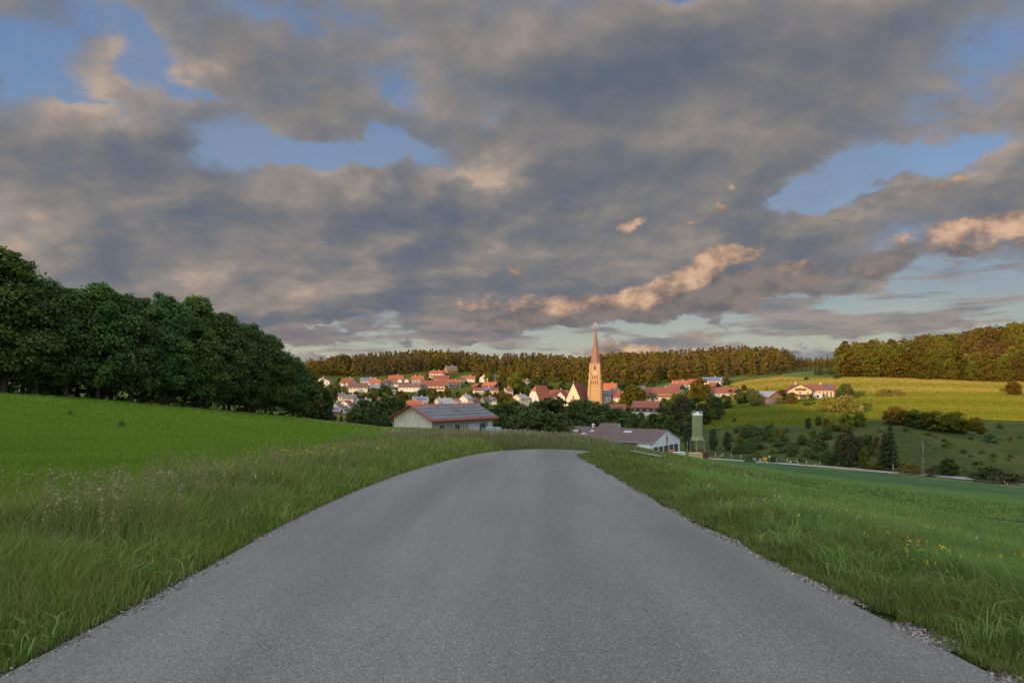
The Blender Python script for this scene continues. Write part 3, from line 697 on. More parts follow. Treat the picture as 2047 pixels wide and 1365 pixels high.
for px, pt_, pb, k in ((612, 738, 832, 1), (640, 762, 836, 0), (655, 788, 838, 0), (628, 786, 838, 1), (600, 770, 838, 1)):
    x, Y, z = on(px, edgeY(px) + 3); plant('shrub_tree', GARDEN[k * 4](), (x, Y, z), top_h(pt_, Y, z), 'bushy dark tree at the right foot of the left wood', 'tree', 'bushy trees at the end of the left wood', .62)
for px, Y, h, lb in ((140, 68, .75, 'small dark weed tuft standing out of the left field, the higher one'), (243, 56, .85, 'dark weed tuft standing out of the left field, the lower and bigger one')):
    x, Y, z = on(px, Y); plant('weed_tuft', BUSHES[1](), (x, Y, z), h * .7, lb, 'plant', None, .75)

# ------------------------------------------------------------------ the sunlit wood above the right meadow
G_RW = 'trees of the sunlit wood above the right meadow'
def rwY(px): return float(np.interp(px, [1670, 1700, 1800, 1900, 2047, 2200], [442, 432, 424, 414, 398, 385]))
tops_r = ([1670, 1690, 1740, 1800, 1850, 1900, 1950, 2000, 2047, 2150], [700, 682, 682, 679, 672, 664, 656, 649, 640, 625])
for r, dY in enumerate((3, 9, 17, 27, 38, 52, 68, 86, 105)):
    n = 17 if r else 19
    for i in range(n):
        px = 1682 + (i + .5 * (r % 2)) * 412 / n + random.uniform(-6, 6); Y = rwY(px) + dY + random.uniform(-2, 2)
        x, Y, z = on(px, Y); hmax = top_h(np.interp(px, *tops_r), Y, z)
        h = min(random.uniform(15, 21), hmax + random.uniform(-1.5, .8)) if r < 6 else hmax + random.uniform(-2.5, 1)
        if r == 0: h = random.uniform(10, 16)
        if h < 6: continue
        pine = r >= 2 and ((1905 < px < 2015 and random.random() < .55) or random.random() < .16)
        if pine: plant('pine_tree', PINES[i % 3](), (x, Y, z), max(h, 14), 'tall reddish pine with bare stem in the sunlit wood above the meadow', 'tree', 'reddish pines of the sunlit wood', random.uniform(.9, 1.2))
        else: plant('woodland_tree', WOODS[(i * 5 + r) % 6](), (x, Y, z), h, 'leafy tree in the front row of the sunlit wood, at the meadow edge' if r == 0 else 'leafy tree further up the slope in the sunlit wood above the meadow', 'tree', G_RW, random.uniform(.9, 1.15) * min(1.5, 18 / h))
for px, pt_, Y, k in ((1630, 716, 472, 0), (1642, 711, 476, 1), (1654, 709, 474, 2), (1664, 716, 470, 1), (1676, 706, 462, 0), (1637, 722, 466, 2), (1660, 726, 462, 0)):
    x, Y, z = on(px, Y); h = top_h(pt_, Y, z); plant('spruce_tree', SPRUCES[k](), (x, Y, z), h, 'brownish lit spruce of the small group at the head of the meadow', 'tree', 'spruces at the head of the meadow', 1.1)
for px, pt_, Y, k in ((1580, 706, 585, 0), (1588, 709, 588, 1), (1596, 711, 584, 2), (1604, 712, 590, 0), (1612, 716, 586, 1), (1620, 718, 592, 2)):
    x, Y, z = on(px, Y); h = top_h(pt_, Y, z); plant('spruce_tree', SPRUCES[k](), (x, Y, z), h, 'dark spruce closing the gap at the top of the meadow strip', 'tree', 'dark spruces behind the meadow strip', 1.0)

# ------------------------------------------------------------------ far forest on the ridge: one mass
def far_forest():
    rng = np.random.default_rng(5)
    protos = []
    for i in range(4):
        V, rn, c, cr = broad_crown(rng, 20, 9, 20, 15, 1.15, .05, top=.75); protos.append((V, rn, 0))
    for i in range(3):
        V, rn, t = spruce_crown(rng, 23, 7, 12, 6, 4, 1.15); protos.append((V, rn, 1))
    for i in range(2):
        V, rn, c, cr = broad_crown(rng, 22, 7, 16, 14, .95, .4, flat=.45); protos.append((V, rn, 2))
    edge = ([560, 620, 650, 750, 800, 840, 900, 1000, 1100, 1200, 1300, 1400, 1480, 1540, 1576, 1580, 1760], [690, 660, 705, 690, 705, 738, 770, 770, 720, 690, 655, 625, 592, 578, 572, 640, 640])
    out = {0: ([], []), 1: ([], []), 2: ([], [])}
    sp = 8.2; pts = []
    for yy in np.arange(570, 985, sp):
        for xx in np.arange(-340, 480, sp):
            x = xx + rng.uniform(-3, 3); y = yy + rng.uniform(-3, 3); px = CX + x / y * F
            if 560 < px < 1720 and y > np.interp(px, *edge) + 6: pts.append((x, y, px))
    P = np.array(pts); zz = Z(P[:, 0], P[:, 1])
    for (x, y, px), z in zip(P, zz):
        u = rng.random(); pat = math.sin(x * .021 + 2) + math.sin(y * .03 + x * .01)
        con = .75 if 730 < px < 850 else .2 + .18 * pat
        kind = 1 if u < con else (2 if u < con + .20 else 0)
        if kind == 1: i = 4 + rng.integers(3)
        elif kind == 2: i = 7 + rng.integers(2)
        else: i = rng.integers(4)
        V, rn, m = protos[i]; s = rng.uniform(.60, 1.02) * (1 + .16 * math.sin(x * .052 + 1.3 * math.sin(y * .031))) * float(np.interp(px, [560, 640, 740, 800, 860, 1000, 1400, 1480, 1576, 1590, 1720], [.75, .85, .95, 1.15, 1.05, 1.0, 1.1, 1.12, .85, .5, .5])); s = min(s, 1.08); a = rng.uniform(0, 6.28); ca, sa = math.cos(a), math.sin(a)
        Wv = np.stack([(V[:, 0] * ca - V[:, 1] * sa) * s, (V[:, 0] * sa + V[:, 1] * ca) * s, V[:, 2] * s], 1) + (x, y, z)
        out[m][0].append(Wv); out[m][1].append(np.clip(rn * .6 + rng.uniform(0, .45), 0, 1))
    Vs = []; Rn = []; mi = []
    for m in (0, 1, 2):
        if out[m][0]: Vs += out[m][0]; Rn += out[m][1]; mi.append(np.full(sum(len(v) for v in out[m][0]) // 4, m))
    V = np.concatenate(Vs)
    me = mesh_np('distant_forest', V, [quads(len(V) // 4)], [L_WOOD, L_SPRUCE, L_PINE], np.concatenate(Rn), np.concatenate(mi))
    tag(link('distant_forest', me), 'evening-lit mixed forest covering the far ridge behind the village', 'forest', kind='stuff')
far_forest()

# ------------------------------------------------------------------ trees and bushes one by one
def tree_at(px, pb, ptop, pr, nm, lb, ymin=380, cat='tree', group=None, ws=1.0, Y=None):
    x, Y = at(px, pb, ymin) if Y is None else ((px - CX) / F * Y, Y)
    z = z1(x, Y); h = top_h(ptop, Y, z)
    return plant(nm, pr, (x, Y, z - .1), h, lb, cat, group, ws)
G_GT = 'garden trees among the village houses'
def gtree(px, pb, ptop, k, ws=1.0, lb=None, Y=None): tree_at(px, pb, ptop, GARDEN[k](), 'garden_tree', lb or 'garden tree among the village houses', 380, 'tree', G_GT if not lb else None, ws, Y)
for a in ((661, 800, 768, 0), (653, 798, 783, 2), (676, 789, 773, 0), (712, 796, 781, 3), (746, 787, 774, 2), (759, 794, 777, 0), (778, 790, 774, 4), (803, 793, 780, 0), (790, 817, 791, 4), (841, 793, 778, 2), (720, 799, 787, 3), (743, 797, 782, 0),
          (695, 846, 825, 2), (676, 843, 831, 3), (645, 834, 812, 1), (895, 791, 776, 1), (916, 793, 781, 4), (865, 796, 776, 2), (975, 801, 780, 1), (954, 798, 784, 1), (990, 796, 783, 1), (1003, 802, 781, 1), (1018, 806, 786, 1), (1024, 813, 795, 1),
          (1011, 830, 804, 1), (973, 816, 802, 3), (924, 744, 729, 1), (945, 755, 744, 1), (1058, 791, 774, 3), (1066, 786, 768, 2), (1045, 776, 762, 2), (1090, 775, 762, 2), (1120, 778, 764, 3), (1085, 782, 770, 3), (1230, 772, 757, 2), (1250, 775, 759, 4), (835, 806, 794, 3),
          (1302, 808, 795, 3), (1285, 800, 786, 1), (1250, 804, 783, 1), (1262, 815, 800, 3), (1420, 806, 786, 2), (1348, 803, 786, 3), (1445, 786, 774, 3), (1460, 790, 778, 4), (700, 800, 790, 0), (732, 800, 788, 2), (812, 800, 787, 0), (880, 797, 781, 0), (940, 792, 780, 2), (1200, 815, 800, 1), (1225, 814, 800, 1),
          (1180, 818, 797, 1), (1168, 820, 806, 3), (1150, 822, 810, 4)):
    gtree(*a)
for px, pb, pt_, k, ws, lb in ((677, 748, 711, 1, .9, 'tall round lit tree at the left end of the ridge forest'), (690, 749, 709, 1, .9, 'tallest round lit tree above the upper left houses'), (647, 742, 722, 3, 1.1, 'low round lit tree left of the upper houses'),
                               (966, 753, 727, 1, 1.0, 'orange-lit round tree behind the white gabled house on the hill'), (977, 766, 743, 1, .8, 'orange-lit tree in front of the white gabled house on the hill'),
                               (1004, 779, 744, 1, .75, 'tall orange-lit tree beside the brown roofed barns'), (1031, 788, 746, 3, .95, 'large fresh green tree above the cream house'), (1268, 815, 770, 1, 1.0, 'large orange-lit tree right of the church'),
                               (1400, 803, 756, 1, .95, 'large lit tree in front of the right farm roofs'), (1245, 812, 794, 3, 1.2, 'low yellow-lit bush below the church tower')):
    gtree(px, pb, pt_, k, ws, lb)
tree_at(854, 753, 735, SPRUCES[0](), 'conifer_tree', 'small yellow-green conifer beside the top houses', 400, ws=1.3)
tree_at(688, 784, 762, SPRUCES[1](), 'conifer_tree', 'dark blue-green conifer in front of the brown roofed house', 400, ws=1.5)
# the dark belt behind barn and hall
G_BELT = 'trees of the shaded belt between barn, hall and church'
for i, (px, Y, pt_, k) in enumerate(((727, 215, 799, 0), (760, 205, 802, 0), (783, 230, 794, 1), (745, 190, 815, 2), (705, 215, 822, 0), (725, 185, 826, 1), (700, 190, 832, 2), (650, 196, 820, 1), (664, 205, 826, 0), (682, 200, 831, 2), (714, 192, 836, 1), (740, 176, 838, 0), (638, 190, 812, 0), (757, 168, 836, 2), (770, 178, 822, 2),
                                     (1008, 215, 808, 0), (1030, 235, 803, 2), (1052, 220, 812, 1), (1075, 245, 802, 2), (1100, 235, 798, 0), (1122, 265, 797, 1), (1145, 255, 803, 2), (1165, 280, 800, 0), (1188, 275, 803, 1), (1210, 290, 808, 2), (1232, 280, 816, 0),
                                     (1255, 290, 822, 1), (1280, 280, 824, 2), (1305, 290, 826, 0), (1328, 280, 830, 1), (1035, 205, 828, 0), (1065, 200, 832, 1), (1092, 205, 826, 0), (1118, 225, 826, 2), (1000, 200, 826, 2), (1142, 300, 815, 0), (1240, 262, 836, 1), (1290, 258, 838, 2), (1200, 262, 832, 0), (1170, 255, 830, 2), (985, 225, 816, 1), (962, 240, 815, 2))):
    tree_at(px, 0, pt_, (WILLOWS[2]() if k == 2 else GARDEN[(0, 2)[k]]()), 'belt_tree', 'dark leafy tree in the shaded belt between barn, hall and church', 0, 'tree', G_BELT, 1.15 if k != 2 else .95, Y)
for px, Y, pt_, pr, lb, ws in ((1362, 262, 791, WILLOWS[1], 'big brown half-bare tree behind the silo', 1.0), (1432, 285, 794, WILLOWS[2], 'broad dark tree right of the silo, beside the green field', .85), (1405, 275, 806, GARDEN[0], 'dark tree directly behind the silo top', 1.0), (1468, 270, 835, GARDEN[2], 'round dark tree at the lower corner of the green field', 1.0),
                               (1425, 222, 856, WILLOWS[0], 'grey-green birch right of the silo', .6), (1378, 226, 846, WILLOWS[0], 'pale green tree left of the silo', .7), (1455, 218, 862, WILLOWS[2], 'dark bushy tree at the lane right of the silo', .75), (1340, 252, 832, WILLOWS[2], 'dark tree above the hall gable', .9),
                               (1345, 330, 806, GARDEN[2], 'dark tree below the long red roof', 1.0), (1380, 330, 800, GARDEN[0], 'dark tree below the farm, left of the long roof', 1.0), (1450, 330, 790, GARDEN[2], 'dark tree below the right end of the long roof', 1.0), (1480, 350, 783, GARDEN[0], 'dark tree left of the grey field barn', .9), (1502, 352, 777, GARDEN[2], 'tall dark tree next to the grey field barn', .9), (1475, 380, 778, GARDEN[4], 'dull tree behind the dark ones near the long roof', .9),
                               (1425, 345, 796, GARDEN[1], 'lit-top tree under the middle of the long roof', 1.0), (1440, 300, 812, GARDEN[2], 'dark tree filling the hollow above the silo', 1.1), (1408, 300, 812, GARDEN[0], 'dark bushy tree in the hollow behind the silo', 1.1), (1325, 300, 812, GARDEN[4], 'leafy tree below the dark wooden house', 1.0)):
    tree_at(px, 0, pt_, pr(), 'hollow_tree', lb, 0, 'tree', None, ws, Y)
# scrub on the right slope: (px, foot, top, kind, width, label)
G_SC = 'scrub bushes on the dark hillside'
for i_, (px, pb, pt_, k, ws) in enumerate(((1503, 892, 873, 1, 1), (1497, 906, 888, 0, 1.1), (1562, 890, 868, 1, 1), (1535, 864, 849, 0, .8), (1542, 854, 845, 0, .8), (1654, 878, 858, 0, 1), (1603, 883, 867, 1, 1), (1639, 899, 878, 0, 1.1), (1690, 843, 827, 2, 1), (1477, 906, 890, 0, 1.2),
                           (1589, 896, 884, 3, 1), (1615, 912, 896, 0, 1.2), (1652, 922, 900, 1, 1.3), (1668, 928, 906, 0, 1.3), (1690, 932, 908, 1, 1.2), (1630, 918, 902, 0, 1.3), (1580, 912, 900, 3, 1.2), (1545, 908, 896, 3, 1.1), (1520, 900, 888, 0, 1), (1981, 885, 867, 3, 1.2), (2019, 881, 872, 3, .9), (2019, 915, 907, 3, 1), (1999, 857, 845, 0, .8),
                           (1870, 875, 869, 3, 1.2), (1925, 905, 897, 3, 1.2), (1835, 858, 848, 0, 1), (1810, 862, 853, 0, 1), (1660, 855, 843, 2, 1), (1560, 905, 893, 1, 1), (1480, 886, 872, 3, 1), (1516, 872, 860, 3, .9), (1572, 864, 855, 3, 1), (1625, 868, 858, 3, 1), (1940, 915, 908, 3, 1))):
    tree_at(px, pb, pt_, BUSHES[(0, 1, 4)[(k + i_) % 3] if k == 3 else k](), 'scrub_bush', 'scrub bush scattered over the dark hillside above the lane', 150, 'bush', G_SC, ws)
rs_ = random.Random(31)
for i in range(80):
    if i < 52: px, pb = rs_.uniform(1468, 1700), rs_.uniform(858, 926)
    else: px, pb = rs_.uniform(1840, 2046), rs_.uniform(862, 945)
    if i >= 52 and pb > 950 - (px - 1840) * .05: continue
    h = rs_.uniform(6, 17) if i < 52 else rs_.uniform(4, 9)
    tree_at(px, pb, pb - h, BUSHES[rs_.choice((0, 0, 1, 4))](), 'scrub_bush', 'scrub bush scattered over the dark hillside above the lane', 150, 'bush', G_SC, rs_.uniform(.9, 1.6))
for px, pb, pt_, pr, nm, lb, ws in ((1615, 857, 834, WILLOWS[0], 'birch_tree', 'thin grey birch at the top of the scrub slope', .8), (1636, 850, 832, GARDEN[0], 'slope_tree', 'round dark tree at the top of the scrub slope', 1.0), (1652, 853, 836, GARDEN[1], 'slope_tree', 'orange-lit bush tree at the top of the scrub slope', 1.0), (1690, 862, 826, GARDEN[3], 'slope_tree', 'half-lit tree left of the dark spruces', .8), (1718, 853, 823, GARDEN[3], 'slope_tree', 'green lit tree above the dark spruces', .95),
                                    (1698, 934, 857, WILLOWS[1], 'bare_tree', 'tall brown bare-looking tree at the left of the spruces', .62), (1715, 930, 872, WILLOWS[1], 'bare_tree', 'brown thin tree touching the bright green shrub', .6), (1680, 930, 868, WILLOWS[1], 'bare_tree', 'brown thin tree at the lane, left of the tall brown one', .6), (1728, 937, 893, GARDEN[3], 'slope_tree', 'bright green narrow shrub in front of the spruces', .55), (1735, 912, 868, GARDEN[2], 'slope_tree', 'blue-green tree between bare trees and spruces', .75),
                                    (1757, 930, 853, PINES[0], 'pine_tree', 'dark pine with visible stem left of the big spruce', .75), (1779, 940, 845, BIGSPRUCE, 'spruce_tree', 'big dark spruce beside the valley lane', 1.0), (1768, 936, 862, BIGSPRUCE, 'spruce_tree', 'dark spruce half behind the big one', .9), (1752, 940, 922, BUSHES[4], 'lane_bush', 'green bush at the foot of the dark pine', 1.5), (1820, 948, 926, BUSHES[4], 'lane_bush', 'light green rounded bush at the lane, right of the spruce', 1.5), (1895, 952, 915, GARDEN[0], 'lane_bush', 'dense round dark bush right of the white birch', 1.25),
                                    (1985, 962, 932, BUSHES[3], 'lane_bush', 'brown twiggy thicket at the lane near the right edge', 1.6), (2030, 966, 944, BUSHES[3], 'lane_bush', 'low brown thicket cut by the right edge of the photo', 1.9), (1955, 958, 942, BUSHES[3], 'lane_bush', 'low brown thicket left of the big one', 1.5), (1800, 943, 925, BUSHES[0], 'lane_bush', 'dark bush under the big spruce', 1.3), (1862, 952, 934, BUSHES[3], 'lane_bush', 'low dark bush at the foot of the white birch', 1.2)):
    tree_at(px, pb, pt_, pr(), nm, lb, 140, 'bush' if 'bush' in nm else 'tree', None, ws)
def birch():
    rng = np.random.default_rng(77); segs = [((0, 0, -.4), (.1, 0, 5), .085, .07), ((.1, 0, 5), (-.25, .1, 9), .07, .045), ((-.25, .1, 9), (-.4, .1, 11), .06, .02), ((-.1, 0, 7), (-1.3, .2, 10.2), .05, .02), ((0, 0, 6.2), (1.2, -.2, 8.6), .05, .02)]
    cl = []
    for i in range(26):
        f = rng.uniform(.25, 1); th = rng.uniform(0, 6.28); c = np.array([math.cos(th) * 2.6 * (1.1 - f * .5) * rng.uniform(.3, 1), math.sin(th) * 2.2 * rng.uniform(.3, 1), f * 11]); cl.append(c); segs.append(((0, 0, c[2] * .85), tuple(c), .03, .008))
    P = np.concatenate([c + rng.normal(0, .55, (16, 3)) for c in cl]); V = leaf_quads(P, np.tile([0, 0, .6], (len(P), 1)), .17, rng)
    tv, tq = tubes_np(segs); return mesh_np('crown', V, [quads(len(V) // 4)], [L_BROWN], np.repeat(rng.random(len(P)), 4)), mesh_np('trunk', tv, [tq], [M_BIRCH], smooth=True), 11
tree_at(1845, 950, 872, birch(), 'birch_tree', 'sparse birch with bright white trunk beside the lane', 140, ws=1.0)
# sunlit hedge on the meadow shoulder
for i, (px, pb, pt_, k, lb) in enumerate(((1788, 848, 812, 1, 'orange-lit end of the hedge above the spur'), (1808, 850, 820, 1, 'second bush of the lit hedge from its orange end'), (1827, 853, 818, 4, 'tallest rounded bush of the lit meadow hedge'), (1850, 858, 823, 4, 'broad bush right of the tallest hedge bush'), (1870, 862, 821, 1, 'pointed bush in the middle of the lit hedge'), (1890, 862, 829, 0, 'low dull bush of the hedge, right of its middle'), (1908, 864, 823, 1, 'round bush near the right end of the lit hedge'), (1924, 866, 840, 1, 'small sloping bush at the hedge end'), (1949, 862, 834, 1, 'lone thin lit bush beyond the hedge end'), (1962, 868, 850, 1, 'low lit bush at the very right of the hedge'))):
    tree_at(px, pb, pt_, GARDEN[k](), 'hedge_bush', lb, 190, 'bush', None, 1.15)
# round the house in the meadow
for px, pb, pt_, pr, lb, ws in ((1582, 808, 784, GARDEN[1], 'round lit tree in front of the meadow house gable', 1.0), (1612, 812, 797, GARDEN[3], 'low yellow shrub below the meadow house gable', 1.2), (1621, 802, 786, GARDEN[4], 'dark-topped tree beside the meadow house garage', .8), (1653, 823, 793, BLOOMS[0], 'yellow blossoming tree below the meadow house', 1.3), (1643, 816, 800, GARDEN[3], 'small green shrub between garage and blossoming tree', 1.0), (1690, 798, 767, GARDEN[0], 'large round dark tree hiding the right end of the meadow house', 1.3), (1691, 826, 790, BLOOMS[1], 'big yellow blossoming tree standing alone in the meadow', 1.3), (1675, 806, 783, GARDEN[2], 'shaded tree between the dark tree and the blossoming one', .9),
                                (1557, 809, 794, GARDEN[3], 'small lit tree right of the grey field barn', .9), (1562, 800, 779, GARDEN[0], 'dark shrubby tree behind the grey field barn', 1.2), (1533, 787, 770, SPRUCES[0], 'pointed conifer behind the grey field barn', 1.4), (1490, 806, 785, GARDEN[0], 'dark round tree left of the grey field barn', .9), (1512, 812, 782, GARDEN[2], 'broad dark tree overlapping the grey field barn', .9), (1487, 782, 769, GARDEN[1], 'orange-lit shrub above the dark trees by the barn', 1.0),
                                (1764, 793, 776, BLOOMS[0], 'left of two pinkish blossoming bushes in the mown meadow', 1.25), (1793, 792, 777, BLOOMS[1], 'right of two pinkish blossoming bushes in the mown meadow', 1.25), (1779, 790, 779, GARDEN[2], 'green bush between the two blossoming bushes', 1.2), (2025, 790, 762, GARDEN[1], 'spreading fruit tree near the right edge of the meadow', 1.25), (1672, 757, 746, GARDEN[0], 'low round bush at the foot of the wood edge', 1.5), (1612, 760, 753, GARDEN[4], 'small bush on the meadow strip', 1.3)):
    tree_at(px, pb, pt_, pr(), 'meadow_tree', lb, 240, 'tree', None, ws)

# more garden trees and hedges between the houses, kept clear of the house fronts
def fill_gardens(rects):
    rng = random.Random(11); n = 0; tries = 0
    while n < 250 and tries < 12000:
        tries += 1
        px = rng.uniform(640, 1480); lo, hi = (np.interp(px, [640, 700, 850, 950, 1050, 1200, 1300, 1480], [764, 762, 756, 752, 764, 772, 768, 770]), np.interp(px, [640, 800, 1000, 1200, 1300, 1480], [848, 846, 828, 826, 832, 800]))
        pb = rng.uniform(lo, hi); h = rng.choice((rng.uniform(6, 11), rng.uniform(9, 18))) * (1 if pb > 790 else .8); w = h * .8
        if 880 < px < 950 and 774 < pb < 794: continue
        bad = False
        for x0, x1, yt, yb in rects:
            if px + w / 2 > x0 and px - w / 2 < x1 and pb > yb - 1.5 and pb - h < yb - (yb - yt) * .30: bad = True; break
            if x0 - 2 < px < x1 + 2 and yb - 5 < pb < yb + 1: bad = True; break
        if bad: continue
        gtree(px, pb, pb - h, rng.choice((0, 0, 2, 2, 4, 1, 3)), rng.uniform(.9, 1.25)); n += 1

# ------------------------------------------------------------------ buildings
W_WHITE = paint('white_render', (.57, .56, .52), 0.85, 0.10, 0.6, 0.1)
W_CREAM = paint('cream_render', (.64, .56, .40), 0.85, 0.10, 0.6, 0.1)
W_GREY = paint('grey_render', (.50, .49, .47), 0.85, 0.12, 0.6, 0.1)
W_PINK = paint('brown_wood_wall', (.28, .17, .11), 0.85, 0.2, 1.5, 0.1, streak=(3, 3, .3))
W_WOOD = paint('dark_wood_boards', (.095, .060, .042), 0.85, 0.3, 2.0, 0.1, streak=(4, 4, .3))
W_SHADEBOARD = paint('shade_toned_grey_boards', (.21, .19, .165), .9, .25, 1.5, .1, streak=(4, 4, .3))  # grey barn wood, its colour darkened to stand in for shade
W_CONC = paint('weathered_concrete', (.58, .56, .48), 0.9, 0.22, 1.1, 0.1, streak=(1.6, 1.6, .35), bump=.2)
R_ORANGE = tiles('orange_tiles', (.34, .102, .044)); R_RED = tiles('red_brown_tiles', (.215, .074, .050)); R_BROWN = tiles('dark_brown_tiles', (.15, .078, .060)); R_GREY = tiles('grey_tiles', (.25, .25, .27)); R_DARK = tiles('dark_slate_tiles', (.125, .115, .12))
M_TRIM = paint('brown_trim_wood', (.14, .075, .045), 0.7, 0.2, 3); M_WTRIM = paint('white_trim', (.78, .77, .74), 0.6, 0.06, 3)
M_GLASS = paint('dark_window_glass', (.03, .035, .04), 0.12, 0.2, 1.0, 0.5)
M_STONE = paint('chimney_masonry', (.46, .42, .37), 0.9, 0.25, 3)
def solar_mat():
    m, k, out = new_mat('solar_cells')
    tc = k.n('ShaderNodeTexCoord').outputs['Object']
    sp = k.n('ShaderNodeSeparateXYZ'); k.put(sp.inputs[0], tc)
    gx = k.m('ABSOLUTE', k.m('SUBTRACT', k.m('FRACT', k.m('MULTIPLY', sp.outputs[0], 1 / 1.05)), .5))
    gy = k.m('ABSOLUTE', k.m('SUBTRACT', k.m('FRACT', k.m('MULTIPLY', sp.outputs[1], 1 / 1.45)), .5))
    line = k.m('MAXIMUM', k.step(gx, .455, .475), k.step(gy, .46, .475))
    n = k.n('ShaderNodeTexWhiteNoise'); k.put(n.inputs['Vector'], k.v('FLOOR', k.v('MULTIPLY', tc, (1 / 1.05, 1 / 1.45, 0))))
    cell = k.mix(n.outputs['Value'], (.040, .044, .056, 1), (.070, .074, .088, 1))
    b = k.n('ShaderNodeBsdfPrincipled'); k.put(b.inputs['Base Color'], k.mix(line, cell, (.34, .34, .35, 1)))
    b.inputs['Roughness'].default_value = .22; b.inputs['Specular IOR Level'].default_value = .5
    k.t.links.new(b.outputs[0], out.inputs[0]); return m
M_SOLAR = solar_mat()
M_BLUESOLAR = paint('blue_solar_cells', (.06, .085, .19), .2, .2, .8, .5)

_wc = {}
def window(parent, M, w=1.0, h=1.3, cross=True, name='window', arch=False, frame=None):
    """white frame with dark panes; local: x across, z up, -y outwards"""
    key = (round(w, 2), round(h, 2), cross, arch, frame)
    if key not in _wc:
        b = MB(); t = .09
        b.box((-w / 2, -.05, 0), (-w / 2 + t, .05, h), 0); b.box((w / 2 - t, -.05, 0), (w / 2, .05, h), 0)
        b.box((-w / 2 + t, -.05, 0), (w / 2 - t, .05, t), 0); b.box((-w / 2 + t, -.05, h - t), (w / 2 - t, .05, h), 0)
        b.box((-w / 2 + t, -.015, t), (w / 2 - t, .02, h - t), 1)
        if cross: b.box((-.03, -.04, t), (.03, -.017, h - t), 0)
        if arch: b.poly([(-w / 2 + w * (.5 - .5 * math.cos(a)), -.03, h + w * .62 * math.sin(a)) for a in np.linspace(math.pi, 0, 9)][::-1], 1)
        _wc[key] = b.mesh(name, [frame or M_WTRIM, M_GLASS])
    o = link(name, _wc[key], parent); o.matrix_local = M
    return o
def block(root, L, D, hw, rise, wall, roof, ox=0.0, oy=0.0, rz=0.0, over=.6, win=True, gwin=True, balcony=False, gbalc=False, hip=0.0, chim=1, solar=None, lower=None, trim=None, name='', skirt=1.5, shutters=False, thick=.22, wspace=3.0):
    """a gabled block under root: x runs along the ridge, -y is the front"""
    T = Matrix.Translation((ox, oy, 0)) @ Matrix.Rotation(rz, 4, 'Z')
    b = MB(); x = L / 2; y = D / 2; zr = hw + rise
    hb = hw + rise * (1 - hip)
    yh = y * hip
    gl = [(-x, -y, hw), (-x, -yh, hb), (-x, yh, hb), (-x, y, hw)] if hip else [(-x, -y, hw), (-x, 0, zr), (-x, y, hw)]
    gr = [(x, -y, hw), (x, 0, zr), (x, y, hw)]
    b.poly([(-x, -y, -skirt)] + gl + [(-x, y, -skirt)], 0); b.poly(([(x, -y, -skirt)] + gr + [(x, y, -skirt)])[::-1], 0)
    b.poly([(-x, -y, -skirt), (x, -y, -skirt), (x, -y, hw), (-x, -y, hw)], 0); b.poly([(x, y, -skirt), (-x, y, -skirt), (-x, y, hw), (x, y, hw)], 0)
    if lower:                                           # boarded upper storey
        zb = hw * lower[1]
        b.box((-x - .06, -y - .06, zb), (x + .06, -y, hw - .02), 1)
        for sx in (-x - .06, x): b.poly([(sx, -y, zb), (sx, y, zb), (sx, y, hw - .02), (sx, 0, zr - .1), (sx, -y, hw - .02)], 1); b.poly([(sx + .06, -y, zb), (sx + .06, y, zb), (sx + .06, y, hw - .02), (sx + .06, 0, zr - .1), (sx + .06, -y, hw - .02)][::-1], 1)
    w = link(name + 'wall', b.mesh(name + 'wall', [wall, lower[0] if lower else wall]), root); w.matrix_local = T
    # roof slabs with overhang and thickness
    s = rise / y; e = over; xo = x + over; t = thick
    r = MB()
    ze = hw - s * e
    xr = xo - (rise * hip / s if hip else 0) if hip else xo
    def slab(sg):
        top = [(-xo, sg * (y + e), ze + t), (xo, sg * (y + e), ze + t), (xo, 0, zr + t)]
        if hip: top += [(-x + yh * .9, 0, zr + t), (-xo, sg * yh * 1.05, hb + t - .05)]
        else: top += [(-xo, 0, zr + t)]
        bot = [(p[0], p[1], p[2] - t) for p in top]; n = len(top)
        if sg > 0: top = top[::-1]; bot = bot[::-1]
        r.poly(top, 0); r.poly(bot[::-1], 1)
        for i in range(n):
            j = (i + 1) % n
            r.poly([top[j], top[i], bot[i], bot[j]], 1 if True else 0)
    slab(-1); slab(1)
    if hip: r.poly([(-xo - .05, -yh * 1.05, hb + t - .05), (-x + yh * .9, 0, zr + t + .01), (-xo - .05, yh * 1.05, hb + t - .05)][::-1], 2)
    ro = link(name + 'roof', r.mesh(name + 'roof', [roof, trim or M_TRIM, roof if roof is not R_RED else R_ORANGE]), root); ro.matrix_local = T
    if chim:
        for q in range(chim):
            cx = x * (.25 if q == 0 else -.55); c = MB(); c.box((cx - .4, .3, zr - .6), (cx + .4, 1.0, zr + 1.1), 0); c.box((cx - .48, .22, zr + 1.1), (cx + .48, 1.08, zr + 1.25), 0)
            co = link('chimney', c.mesh('chimney', [M_STONE]), ro)
    if solar:
        f0, f1, mt = solar; p = MB(); a0 = -x + (2 * x) * f0; a1 = -x + 2 * x * f1; yy0 = -y * .92; yy1 = -y * .12; dz = t + .06
        z0 = hw + s * (y - .92 * y) + dz; z1_ = hw + s * (y - .12 * y) + dz
        p.poly([(a0, yy0, z0), (a1, yy0, z0), (a1, yy1, z1_), (a0, yy1, z1_)], 0); p.poly([(a0, yy0, z0 - .05), (a1, yy0, z0 - .05), (a1, yy1, z1_ - .05), (a0, yy1, z1_ - .05)][::-1], 0)
        link('solar_panel', p.mesh('solar_panel', [mt]), ro)
